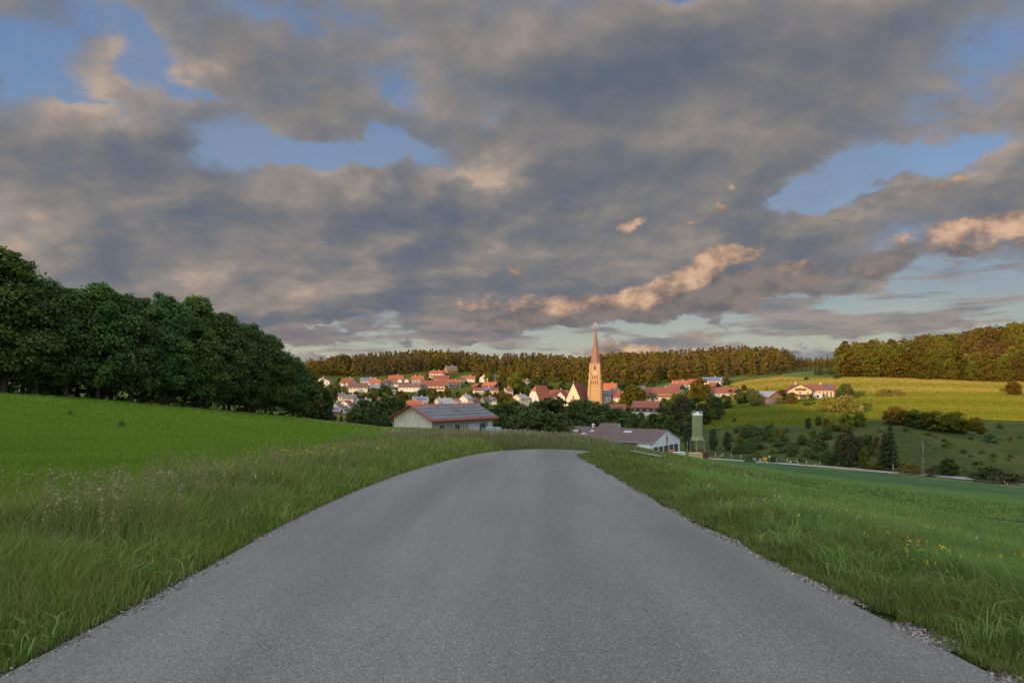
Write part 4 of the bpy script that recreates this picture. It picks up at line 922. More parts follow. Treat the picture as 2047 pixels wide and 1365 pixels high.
    if win:
        rows = max(1, int(hw / 2.7)); nx = max(2, int(L / wspace))
        for q in range(rows):
            zb = hw - 1.9 - 2.75 * q
            if zb < .1: break
            for i in range(nx):
                wx = -x + L * (i + .5) / nx
                window(w, Matrix.Translation((wx, -y - .06 - (.06 if lower else 0), zb)))
        if gwin:
            ng = max(2, int(D / 3.4))
            for side in (-1, 1):
                for q in range(-1, rows):
                    zb = hw - 1.9 - 2.75 * q
                    if zb < .1: continue
                    for i in range(ng if q >= 0 else 1):
                        wy = -y + D * (i + .5) / ng if q >= 0 else 0
                        if q < 0 and rise < 2.2: continue
                        window(w, Matrix.Translation((side * (x + .06 + (.07 if lower else 0)), wy, zb if q >= 0 else hw + .2)) @ Matrix.Rotation(R(90) * side, 4, 'Z'))
    if balcony:
        k = MB(); zb = hw - 2.9; k.box((-x * .92, -y - 1.2, zb), (x * .92, -y - .01, zb + .14), 0); k.box((-x * .92, -y - 1.2, zb + .14), (x * .92, -y - 1.1, zb + 1.05), 0)
        o = link('balcony', k.mesh('balcony', [M_TRIM]), root); o.matrix_local = T
    if gbalc:
        for zb in (hw - 2.9, hw + .0):
            k = MB(); f = .9 if zb < hw - 1 else .45; k.box((-x - 1.2, -y * f, zb), (-x - .01, y * f, zb + .14), 0); k.box((-x - 1.2, -y * f, zb + .14), (-x - 1.1, y * f, zb + 1.0), 0)
            o = link('balcony', k.mesh('balcony', [M_TRIM]), root); o.matrix_local = T
    return w, ro

def house(px0, px1, pr, pe, pb, yaw, D, wall, roof, label, cat='house', name='house', ymin=380, Y=None, **kw):
    pc = (px0 + px1) / 2
    x, Y = at(pc, pb, ymin) if Y is None else ((pc - CX) / F * Y, Y)
    rz = R(yaw); W_ = (px1 - px0) * Y / F
    L = max(5.0, (W_ - D * abs(math.sin(rz)) * .85) / max(.25, abs(math.cos(rz)))) if abs(yaw) < 72 else 12.0
    L = kw.pop('L', L)
    z = z1(x, Y); hw = max(2.2, EYE - (pe - HY) / F * Y - z); rise = max(.9, (pe - pr) / F * Y)
    root = thing(name, label, cat, (x, Y, z), rz)
    block(root, L, D, hw, rise, wall, roof, **kw)
    return root
OR, RB, BR, GR, DK = R_ORANGE, R_RED, R_BROWN, R_GREY, R_DARK
WH, CR, GY = W_WHITE, W_CREAM, W_GREY
BLUE = (.06, .96, M_BLUESOLAR)
HOUSES = [
 (636, 659, 755, 762, 769, 90, 13, WH, BR, 'white chalet with low brown gable at the far left, half behind trees', {}),
 (681, 712, 756.5, 765, 771, -20, 11, WH, RB, 'house with long red-brown roof, leftmost of the upper row', {}),
 (696, 736, 765.5, 774, 782, 12, 11, WH, BR, 'long white house under a brown roof, in front of the leftmost red roof', {}),
 (723, 751, 755.5, 761.5, 769, 0, 10, GY, GR, 'house showing a blue-grey roof behind the small orange roofed house', dict(solar=BLUE)),
 (737, 761, 758.5, 765, 774, 10, 9, WH, OR, 'bright orange roofed house with a plain lit white wall', dict(gwin=False)),
 (762, 777, 761, 766, 771, -30, 8, WH, RB, 'small red roofed house right of the bright orange one', {}),
 (778, 805, 750.5, 759, 766, 0, 10, WH, OR, 'orange roofed house with white balcony front on the upper left slope', dict(balcony=True)),
 (781, 821, 757, 766.5, 773, 4, 10, WH, BR, 'brown roofed house with two white dormer gables', dict(dorm=2)),
 (823, 849, 752, 759, 767, -8, 9, WH, OR, 'orange roofed white house in the middle of the upper row', dict(chim=2)),
 (798, 842, 767, 773.5, 782, -4, 11, WH, BR, 'long low brown roofed house with white front, lowest of the middle row', {}),
 (843, 890, 760.5, 771, 781, 4, 12, WH, RB, 'largest red-brown roof of the left village with white walls', dict(balcony=True)),
 (673, 692, 786, 792, 800, 20, 9, WH, DK, 'white cube house with dark roof on the lower left slope', {}),
 (688, 716, 789, 797, 803, -15, 10, GY, DK, 'dark roofed house right of the white cube house', {}),
 (715, 741, 798, 805, 811, 0, 9, WH, GR, 'white house completely covered with blue solar panels, at the left', dict(solar=BLUE)),
 (684, 701, 800.5, 808, 817, 80, 9, WH, RB, 'white gable with red-brown roof and round attic window', dict(L=10)),
 (654, 694, 805, 818, 826, 88, 14, CR, DK, 'broad dark roofed chalet with cream gable lit by the sun', dict(gbalc=True, L=12)),
 (651, 681, 822.5, 826.5, 830, 0, 6, W_PINK, GR, 'low carport with blue solar roof in front of the cream chalet', dict(solar=BLUE, win=False, chim=0)),
 (756, 770, 796, 800, 805, 0, 6, W_PINK, RB, 'tiny red roofed shed among the dark garden trees', dict(win=False, chim=0)),
 (783, 789, 781, 783, 787, 0, 4, WH, GR, 'little white hut in the middle of the garden trees', dict(win=False, chim=0)),
 (823, 856, 793.5, 802, 808, 14, 10, WH, GR, 'white house with blue solar roof behind the barn ridge', dict(solar=BLUE)),
 (811, 844, 800.5, 808, 815, 16, 9, WH, OR, 'low orange-lit roof with white walls right above the barn ridge', dict(gwin=False)),
 (859, 889, 741, 746.5, 754, -12, 9, WH, OR, 'white balconied house with narrow orange roof, second highest on the slope', dict(balcony=True, chim=2)),
 (867, 900, 750.5, 757.5, 767, -8, 10, W_PINK, RB, 'brown wooden house with white balcony strips below the balconied one', dict(balcony=True)),
 (895, 921, 758.5, 765.5, 774, 6, 9, WH, OR, 'red roofed white house right of the brown wooden one', dict(balcony=True)),
 (888, 914, 731.5, 737.5, 745, 24, 10, W_PINK, DK, 'grey roofed brownish house standing highest on the slope', dict(balcony=True)),
 (923, 951, 751.5, 756.5, 762, -6, 9, GY, OR, 'low house with long orange-red roof above the green lawn', {}),
 (940, 955, 736, 740, 744, -10, 8, W_PINK, BR, 'small brown barn below the forest edge', dict(win=False, chim=0)),
 (960, 978, 749.5, 756, 764, 62, 10, WH, GR, 'white gabled house lit on its left side, half behind a tree', {}),
 (983, 996, 749.5, 756, 765, 30, 8, WH, DK, 'bluish white house in shade right of the lit gabled one', {}),
 (943, 963, 767.5, 772, 778, -35, 9, W_WOOD, OR, 'small orange roofed barn with dark gable at the lawn', dict(win=False, chim=0)),
 (964, 1001, 764, 771, 779, -32, 12, W_WOOD, OR, 'orange roofed farmhouse with dark wooden gable in the middle of the village', dict(chim=0)),
 (945, 996, 774.5, 780, 787, 8, 11, WH, RB, 'wide low pinkish roof carrying a few solar panels above the dark hedge', dict(solar=(.4, .7, M_BLUESOLAR))),
 (1008, 1024, 757, 760, 765, 0, 7, WH, OR, 'tiny red roof behind the large fresh green tree, the upper one', dict(win=False)),
 (1012, 1021, 765, 768, 772, 0, 6, W_PINK, OR, 'tiny orange roof behind the large fresh green tree, the lower one', dict(win=False, chim=0)),
 (1045, 1059, 759, 762, 767, -20, 8, WH, OR, 'small red roofed cottage alone below the forest', dict(win=False)),
 (1006, 1025, 775, 781, 790, 24, 9, WH, RB, 'red roofed house with white walls left of the large green tree', {}),
 (868, 906, 796, 803, 811, 26, 10, WH, GR, 'white gabled house with grey roof rising behind the barn roof', dict(chim=2)),
 (888, 916, 804, 808.5, 814, 0, 8, WH, GR, 'low grey roofed annex directly over the barn ridge', dict(win=False)),
 (919, 944, 789.5, 797, 811, 42, 10, WH, GR, 'tall white gable end lit bright, with grey roof to the right', {}),
 (909, 923, 798, 802, 808, 0, 7, W_CREAM, OR, 'small orange-lit annex left of the tall white gable', dict(win=False, chim=0)),
 (943, 956, 796.5, 802, 809, 35, 8, WH, RB, 'small red roofed house right of the tall white gable', {}),
 (961, 992, 793.5, 800, 807, 20, 10, WH, BR, 'dark brown roofed house with a strip of solar panels', dict(solar=(.55, .8, M_BLUESOLAR))),
 (1023, 1057, 788.5, 796.5, 810, 42, 12, CR, GR, 'cream gabled house with blue-grey roof left of the big half-hipped house', {}),
 # right of the church
 (1204, 1237, 766, 777, 786, -26, 12, WH, OR, 'bright orange roofed white house right behind the church tower', dict(gbalc=False)),
 (1203, 1226, 780, 789, 806, -16, 11, WH, DK, 'white house with dark grey roof touching the church tower', {}),
 (1223, 1246, 782, 793, 802, -4, 10, WH, RB, 'red-brown roofed house right of the dark grey roof', {}),
 (1212, 1250, 808, 817, 826, -6, 10, GY, RB, 'long low red roof in the shade below the church tower', dict(win=False, chim=0)),
 (1288, 1357, 774.5, 785, 801, -10, 14, WH, RB, 'large farmhouse with broad red roof and brown balcony', dict(balcony=True, lower=(W_PINK, .5))),
 (1262, 1323, 802, 814, 829, -22, 13, WH, RB, 'shaded house with dark red roof and dark wooden gable', dict(lower=(W_WOOD, .42))),
 (1275, 1291, 772, 778, 786, -10, 8, W_WOOD, DK, 'small dark roofed barn behind the large farmhouse', dict(win=False, chim=0)),
 (1333, 1367, 767.5, 775, 784, -34, 11, WH, RB, 'farmhouse with dark and white gable behind the large red roof', dict(lower=(W_WOOD, .5))),
 (1344, 1378, 760.5, 768, 776, -2, 11, WH, OR, 'long orange roof at the top of the right village', {}),
 (1375, 1413, 758, 767.5, 776, -16, 12, WH, OR, 'orange roofed barn with dark gable right of the long orange roof', {}),
 (1401, 1447, 754.5, 762, 775, -28, 13, CR, GR, 'cream house with solar roof, last of the right village', dict(solar=(.1, .95, M_BLUESOLAR))),
 (1416, 1438, 765, 772, 778, -40, 9, W_WOOD, RB, 'dark red barn before the cream house with solar roof', dict(win=False, chim=0)),
 (1408, 1472, 776, 786, 792, -8, 11, GY, RB, 'long single-storey building with red roof above the green field', dict(chim=0)),
 (1519, 1553, 782.5, 793, 808, -62, 10, W_SHADEBOARD, GR, 'grey weathered field barn, toned for shade, with boarded gable at the meadow foot', dict(win=False, chim=0, L=9, lower=(W_PINK, .85))),
]
def dormers(root, n):
    roof = [c for c in root.children if c.name.startswith('roof')][0]; wall = [c for c in root.children if c.name.startswith('wall')][0]
    xs = [v.co.x for v in wall.data.vertices]; L = max(xs) * 2; hw = sorted(v.co.z for v in wall.data.vertices)[-1]; D = max(v.co.y for v in wall.data.vertices)
    for i in range(n):
        b = MB(); cx = -L / 2 + L * (.48 + .34 * i); zb = hw - 3.4
        b.poly([(cx - 2, -D - .2, zb), (cx + 2, -D - .2, zb), (cx + 2, -D - .2, zb + 1.9), (cx, -D - .2, zb + 3.2), (cx - 2, -D - .2, zb + 1.9)], 0)
        for s in (-1, 1):
            b.poly([(cx + s * 2.4, -D - .5, zb + 1.75), (cx, -D - .5, zb + 3.35), (cx, 0, zb + 3.35), (cx + s * 2.4, -1.5, zb + 1.75)][::s], 1)
            b.poly([(cx + s * 2, -D - .2, zb), (cx + s * 2, 0, zb), (cx + s * 2, 0, zb + 1.9), (cx + s * 2, -D - .2, zb + 1.9)][::s], 0)
        link('dormer', b.mesh('dormer', [W_WHITE, R_BROWN]), roof)
for px0, px1, pr_, pe, pb, yaw, D, wl, rf, lb, kw in HOUSES:
    kw = dict(kw); dn = kw.pop('dorm', 0)
    cat = 'barn' if 'barn' in lb and 'orange-lit roof' not in lb and 'solar roof behind' not in lb and 'over the barn' not in lb and 'behind the barn' not in lb else ('shed' if 'shed' in lb or 'hut' in lb or 'carport' in lb else 'house')
    r_ = house(px0, px1, pr_, pe, pb, yaw, D, wl, rf, lb, cat, {'barn': 'barn', 'shed': 'shed', 'house': 'house'}[cat], ymin=(240 if px0 > 1500 else 380), **kw)
    if dn: dormers(r_, dn)

fill_gardens([(h_[0], h_[1], h_[2], h_[4]) for h_ in HOUSES] + [(1052, 1106, 771, 818), (1098, 1208, 764, 815)])

# house in the meadow: gabled block and long wing
def meadow_house():
    x, Y = at(1594, 797, 240); z = z1(x, Y); m = Y / F
    root = thing('country_house', 'large cream country house with dark red roof in the sunlit meadow', 'house', (x, Y, z), 0)
    hw = EYE - (780 - HY) * m - z; rise = 12 * m
    block(root, 11, 44 * m, hw, rise, W_CREAM, R_RED, rz=R(80), name='', gbalc=True, over=.9, chim=1)
    wl, rf = block(root, 60 * m, 9.5, hw + .3, 9.5 * m, W_CREAM, R_RED, ox=46 * m, oy=4, rz=R(-3), over=.8, win=False, name='wing_', solar=(.72, .9, M_GLASS), chim=1)
    for i in range(4): window(wl, Matrix.Translation((-60 * m * .5 + 7.2 + i * 1.9, -4.81, hw - 3.6)), 1.0, 2.2, True, arch=True)
    for i in range(5): window(wl, Matrix.Translation((-60 * m * .5 + 15.6 + i * 1.7, -4.81, hw - 1.9)), 1.1, 1.0)
    window(wl, Matrix.Translation((-60 * m * .5 + 3.6, -4.81, hw - 2.0)), 1.1, 1.2)
    g = MB(); g.box((24 * m, -7, -1), (38 * m, 2, 2.6), 0); g.box((24 * m - .3, -7.3, 2.6), (38 * m + .3, 2.2, 2.85), 0); g.box((27 * m, -7.06, .9), (31 * m, -7.01, 1.9), 1)
    link('garage', g.mesh('garage', [W_WHITE, M_GLASS]), root)
meadow_house()

# church: nave, porch, tower
M_BRICK = tiles('tan_tower_brick', (.42, .285, .16), .93, 1.2, .85); M_SPIRE = tiles('spire_shingle', (.255, .145, .105), .86, 1.0, .6); M_GILT = paint('gilded_metal', (.6, .42, .12), .4, .1, 3, .5, 1.0)
M_SHAFT = paint('blind_arch_brick', (.40, .25, .15), .9, .2, 3)
def church():
    Y = 562.0; x = (1190.4 - CX) / F * Y; m = Y / F; zg = z1(x, Y)
    root = thing('church', 'village church with very tall tapering brick tower, pointed spire and steep red nave roof', 'church', (x, Y, zg), R(-15))
    H = lambda py: EYE - (py - HY) * m - zg
    z0, z1_, z2, z3, z4, z5 = -2.0, H(800), H(779), H(770), H(759), H(726.5)
    b = MB(); ws = [5.1, 4.85, 4.6, 4.4, 4.2, 4.0]; zs = [z0, z1_, z2, z3, z4, H(749)]
    for i in range(5):
        b.box((-ws[i], -ws[i], zs[i]), (ws[i], ws[i], zs[i + 1] - .5), 0); b.box((-ws[i] - .28, -ws[i] - .28, zs[i + 1] - .5), (ws[i] + .28, ws[i] + .28, zs[i + 1]), 1)
    b.box((-3.9, -3.9, zs[5]), (3.9, 3.9, z5 - .5), 0); b.box((-4.3, -4.3, z5 - .5), (4.3, 4.3, z5), 1)
    tower = link('tower', b.mesh('tower', [M_BRICK, M_SHAFT]), root)
    for sx in (-1, 1):
        for sy in (-1, 1):
            k = MB()
            for (r0, r1, za, zb) in ((6.1, 4.4, z0, z1_), (5.8, 4.2, z1_, z2), (5.4, 4.0, z2, z4), (4.85, 3.7, z4, H(745)), (4.45, 3.5, H(745), z5 - .6)):
                for ax in (0, 1):
                    lo = [sx * r1, sy * (r1 - .3), za]; hi = [sx * r0, sy * (r1 + .75), zb]
                    if ax: lo = [sx * (r1 - .32), sy * (r1 + .02), za]; hi = [sx * (r1 + .73), sy * r0, zb]
                    k.box([min(a, c) for a, c in zip(lo, hi)], [max(a, c) for a, c in zip(lo, hi)], 0)
            link('buttress', k.mesh('buttress', [M_BRICK]), tower)
    s = MB(); s.lathe([(4.55, z5), (4.1, z5 + 1.2), (2.15, H(694)), (1.05, H(668)), (.16, H(649.5))], 8, 0, rot=0)
    sp = link('spire', s.mesh('spire', [M_SPIRE]), tower)
    c = MB(); zt = H(649.5); c.tube((0, 0, zt - .3), (0, 0, H(644)), .09, .09, 6); c.box((-.75, -.07, zt + 1.1), (.75, .07, zt + 1.25)); c.lathe([(.05, zt - .1), (.34, zt + .15), (.34, zt + .3), (.05, zt + .5)], 8)
    link('cross', c.mesh('cross', [M_GILT]), sp)
    for ang in (0, 90, -90):
        Rm = Matrix.Rotation(R(ang), 4, 'Z')
        window(tower, Rm @ Matrix.Translation((0, -3.97, H(739.5))), 1.5, 2.6, True, 'belfry_window', True, M_SHAFT)
        d = MB(); N = 20; d.poly([(1.15 * math.cos(2 * math.pi * i / N), -4.06, H(745.4) + 1.15 * math.sin(2 * math.pi * i / N)) for i in range(N)], 0)
        d.box((-.06, -4.12, H(745.4) - .1), (.06, -4.08, H(745.4) + .95), 1); d.box((-.1, -4.12, H(745.4) - .06), (.7, -4.08, H(745.4) + .06), 1)
        o = link('clock_face', d.mesh('clock_face', [W_GREY, M_SHAFT]), tower); o.matrix_local = Rm
        for i in range(4): window(tower, Rm @ Matrix.Translation((-2.4 + 1.6 * i, -4.46, H(768.2))), .7, 2.4, False, 'blind_arch', True, M_SHAFT)
        for i in range(3): window(tower, Rm @ Matrix.Translation((-1.9 + 1.9 * i, -4.26, H(757.4))), .9, 1.8, False, 'blind_arch', True, M_BRICK)
    # nave to the left of the tower: gable towards the sun
    nx, nY = (1146 - CX) / F * 549, 549.0; zl = H
    M0 = root.matrix_basis.copy(); M0 = Matrix.Translation((x, Y, zg)) @ Matrix.Rotation(R(-15), 4, 'Z')
    rel = M0.inverted() @ Vector((nx, nY, zg)); yaw = R(71); ax = Vector((math.cos(yaw + R(15)), math.sin(yaw + R(15)), 0)) * 17
    wl, rf = block(root, 34, 13.2, EYE - (801 - HY) / F * 549 - zg, (801 - 765.5) / F * 549, W_CREAM, R_RED, ox=rel.x + ax.x, oy=rel.y + ax.y, rz=yaw + R(15), over=.35, win=False, chim=0, name='nave_', skirt=4)
    c = MB(); zt = EYE - (765 - HY) / F * 549 - zg; c.box((-17.4, -.12, zt), (-17.1, .12, zt + 1.8)); link('gable_cross', c.mesh('gable_cross', [W_WHITE]), rf)
    window(wl, Matrix.Translation((-17.06, 0, zt - 13)) @ Matrix.Rotation(R(-90), 4, 'Z'), 1.0, 2.2, False, 'window', True, M_SHAFT)
    px_, pY = (1152.5 - CX) / F * 541, 541.0; rel = M0.inverted() @ Vector((px_, pY, zg))
    block(root, 8.2, 6.5, EYE - (811 - HY) / F * 541 - zg, 12.5 / F * 541, W_CREAM, R_RED, ox=rel.x, oy=rel.y, rz=R(5), over=.4, win=False, chim=0, name='porch_', skirt=4)
church()
def vicarage():
    px, Y = 1079, 543.0; x = (px - CX) / F * Y; z = z1(x, Y); m = Y / F
    root = thing('parish_house', 'big white half-hipped house with steep red roof left of the church', 'house', (x, Y, z), R(40))
    hw = EYE - (797.5 - HY) * m - z
    wl, rf = block(root, 13.5, 13.5, hw, 26.5 * m, W_WHITE, R_RED, hip=.42, over=.35, win=False, chim=0, skirt=4)
    for q in range(2):
        for i in range(5): window(wl, Matrix.Translation((-5.0 + 2.1 * i, -6.81, hw - 3.2 - 3.3 * q)), .8, 1.7, False)
    for wy, wz in ((-3.5, hw - 4.6), (3.5, hw - 4.6), (-2.6, hw + 1), (2.6, hw + 1), (0, hw + 4)): window(wl, Matrix.Translation((-6.81, wy, wz)) @ Matrix.Rotation(R(-90), 4, 'Z'), .9, 1.5 if wz < hw else .8, False)
vicarage()
house(1098, 1136, 779.5, 791, 806, 4, 12, W_WHITE, R_RED, 'long red roofed house between the half-hipped house and the church nave', Y=570.0, skirt=4)
house(1103, 1121, 792, 801, 815, 56, 8, W_CREAM, R_RED, 'small cream gable with red roof in front of the half-hipped house', Y=528.0, skirt=4, win=False, chim=0)
house(1116, 1130, 783, 793, 808, 70, 8, W_WHITE, R_RED, 'narrow white gable between parish house and church nave', Y=556.0, skirt=4, L=9, chim=0)

# ------------------------------------------------------------------ barn with solar roof, hall, silo
M_REDMETAL = paint('red_roof_sheet', (.30, .075, .055), .6, .2, 1.2, .25); M_RUST = paint('grey_barn_boards', (.30, .29, .27), .9, .3, 1.5, .1, streak=(5, 5, .3)); M_GALV = paint('galvanised_steel', (.45, .46, .47), .45, .15, 3, .5, .6)
M_BROWNROOF = paint('brown_sheet_roof', (.105, .066, .060), .6, .12, .5, .3); M_WHITEWALL = paint('white_panel_wall', (.70, .72, .74), .7, .06, 1, .2); M_SKYL = paint('skylight_plastic', (.42, .43, .46), .3, .1, 1, .4)
def big_barn():
    A = Vector((-15.7, 135, 0)); Bf = Vector((-2.8, 149.6, 0)); Cc = Vector((-26.8, 143, 0))
    mid = (Bf + Cc) / 2; mid.x += .3; rz = math.atan2(14.6, 12.9); z = -9.3
    root = thing('solar_barn', 'concrete barn with red sheet roof covered by grey solar panels behind the field', 'barn', (mid.x, mid.y, z), rz)
    Lr, Dr = 19.6, 13.7; hw = 1.45 - 72 / F * 135 - z; rise = 2.95; ov = .9
    wl, rf = block(root, Lr - 2 * ov, Dr - 2 * ov, hw + rise / (Dr / 2) * ov, rise * (Dr / 2 - ov) / (Dr / 2), W_CONC, M_REDMETAL, over=ov, win=False, chim=0, trim=M_REDMETAL, skirt=1.5, thick=.2)
    s = rise / (Dr / 2)
    def panel(x0, x1, y0, y1, nm='solar_panel'):
        p = MB(); h = lambda y: hw + s * (Dr / 2 + y) + .29
        p.poly([(x0, y0, h(y0)), (x1, y0, h(y0)), (x1, y1, h(y1)), (x0, y1, h(y1))], 0)
        lo = [(x0, y0, h(y0) - .07), (x1, y0, h(y0) - .07), (x1, y1, h(y1) - .07), (x0, y1, h(y1) - .07)]; up = [(a, b, c + .07) for a, b, c in lo]
        for i in range(4): j = (i + 1) % 4; p.poly([lo[i], lo[j], up[j], up[i]], 1)
        link(nm, p.mesh(nm, [M_SOLAR, M_GALV]), rf)
    x = Lr / 2
    panel(-x + .45, -2.6, -Dr / 2 + .25, -1.0); panel(-2.55, 1.0, -Dr / 2 + .25, -.25); panel(1.3, x - .3, -Dr / 2 + .25, -.95)
    xw, yw = Lr / 2 - ov, Dr / 2 - ov
    g = MB()                                            # gable: plank doors in the lower half, ledge above
    g.box((-xw - .05, -yw + .2, -1), (-xw, yw - .2, 2.3), 0)
    for i in range(9): yy = -yw + .9 + i * 1.3; g.box((-xw - .08, yy, -1), (-xw - .05, yy + .06, 2.25), 1)
    link('plank_door', g.mesh('plank_door', [W_CONC, M_RUST]), wl)
    f = MB(); f.box((-xw + .1, -yw - .05, -1), (xw - .1, -yw, hw + .25), 0)
    for i in range(16): xx = -xw + .6 + i * 1.05; f.box((xx, -yw - .08, -1), (xx + .05, -yw - .05, hw + .2), 1)
    link('board_cladding', f.mesh('board_cladding', [M_RUST, W_CONC]), wl)
    for xx in (-xw + 2.6, -xw + 6.9, xw - 3.2): window(wl, Matrix.Translation((xx, -yw - .1, 1.5)), 1.5, 1.3, True, frame=W_GREY)
    d = MB(); d.box((1.4, -yw - .12, -1), (4.6, -yw - .09, 2.6), 0); d.box((4.6, -yw - .13, -1), (4.95, -yw - .09, 2.7), 1); d.box((1.4, -yw - .16, 2.6), (4.95, -yw - .12, 2.75), 2)
    link('sliding_door', d.mesh('sliding_door', [W_GREY, M_GLASS, M_GALV]), wl)
    n = MB(); n.box((xw - 1.75, -yw - .12, .9), (xw - .45, -yw - .09, 2.9), 0)
    for i in range(18): a = 2 * math.pi * i / 18; a2 = 2 * math.pi * (i + 1) / 18; q = lambda r, t: (xw - 1.1 + r * math.cos(t), -yw - .125, 2.1 + r * math.sin(t)); n.poly([q(.38, a), q(.5, a), q(.5, a2), q(.38, a2)], 1)
    n.box((xw - 1.45, -yw - .125, 1.2), (xw - .8, -yw - .121, 1.32), 1)
    link('round_emblem_board', n.mesh('round_emblem_board', [W_WHITE, W_GREY]), wl)
    gt = MB(); gt.tube((-Lr / 2, -Dr / 2 - .1, hw - .02), (Lr / 2, -Dr / 2 - .1, hw - .02), .11, n=8); link('gutter', gt.mesh('gutter', [M_REDMETAL]), rf)
    gt = MB(); gt.tube((-xw - .2, yw + .5, hw - .3), (-xw - .1, yw + .1, hw - 1.2), .06, n=6); gt.tube((-xw - .1, yw + .1, hw - 1.2), (-xw - .1, yw + .1, -1), .06, n=6); link('downpipe', gt.mesh('downpipe', [M_GALV]), rf)
big_barn()
M_TANK = paint('pale_blue_plastic', (.40, .50, .56), .5, .12, 2, .3)
def ibc(px, Y, pt_, lb):
    x = (px - CX) / F * Y; zt = EYE - (pt_ - HY) / F * Y
    r = thing('water_tank', lb, 'tank', (x, Y, zt - 1.3), .35); b = MB(); b.box((-.75, -.6, .14), (.75, .6, 1.2), 0); b.box((-.2, -.2, 1.2), (.2, .2, 1.28), 0); link('container', b.mesh('container', [M_TANK]), r)
    c = MB()
    for i in range(6): xx = -.75 + i * .3; c.box((xx - .02, -.63, .0), (xx + .02, -.6, 1.22)); c.box((xx - .02, .6, .0), (xx + .02, .63, 1.22))
    for zz in (.15, .5, .85, 1.19): c.box((-.78, -.66, zz), (.78, -.631, zz + .03)); c.box((-.78, .631, zz), (.78, .66, zz + .03))
    link('cage', c.mesh('cage', [M_GALV]), r); p = MB(); p.box((-.8, -.65, -2.5), (.8, .65, -.01)); link('pallet', p.mesh('pallet', [M_RUST]), r)
ibc(981, 138, 852.5, 'pale blue water tank beside the barn corner, the left and nearer one'); ibc(993, 139.5, 852.8, 'pale blue water tank at the end of the barn, the right one')
def mesh_fence():
    r = None; pts = []
    for px, Y in zip((1001, 1010, 1021, 1031, 1041, 1051, 1061, 1070), (140, 140, 140, 140.5, 141, 141.5, 142, 142.5)):
        pts.append((px, Y))
    x0 = (pts[0][0] - CX) / F * pts[0][1]
    r = thing('wire_fence', 'grey wire mesh fence with pale posts beside the barn', 'fence', (x0, pts[0][1], z1(x0, pts[0][1])))
    P = []
    for px, Y in pts:
        x = (px - CX) / F * Y; zt = EYE - (855.5 + (px - 1000) * .06 - HY) / F * Y; P.append((x - x0, Y - pts[0][1], zt - r.location.z))
        b = MB(); p = P[-1]; b.tube((p[0], p[1], p[2] - 3.0), p, .06, n=6); link('post', b.mesh('post', [W_GREY]), r)
    b = MB()
    for a, c in zip(P[:-1], P[1:]):
        for i in range(15): t = i / 15; q = [a[j] + (c[j] - a[j]) * t for j in range(3)]; b.tube((q[0], q[1], q[2] - 2.4), (q[0], q[1], q[2] - .1), .012, n=3, caps=False)
        for i in range(9): dz = -.1 - i * .27; b.tube((a[0], a[1], a[2] + dz), (c[0], c[1], c[2] + dz), .012, n=3, caps=False)
    link('wire_mesh', b.mesh('wire_mesh', [M_GALV]), r)
mesh_fence()
M_YEL = paint('yellow_emblem_paint', (.50, .40, .10), .6, .1, 3); M_GRN = paint('dark_green_emblem_paint', (.06, .12, .07), .6, .1, 3); M_LETTER = paint('grey_lettering', (.22, .24, .27), .6, .1, 3)
M_ORANGEBOX = paint('orange_brown_boards', (.42, .22, .09), .8, .2, 2)
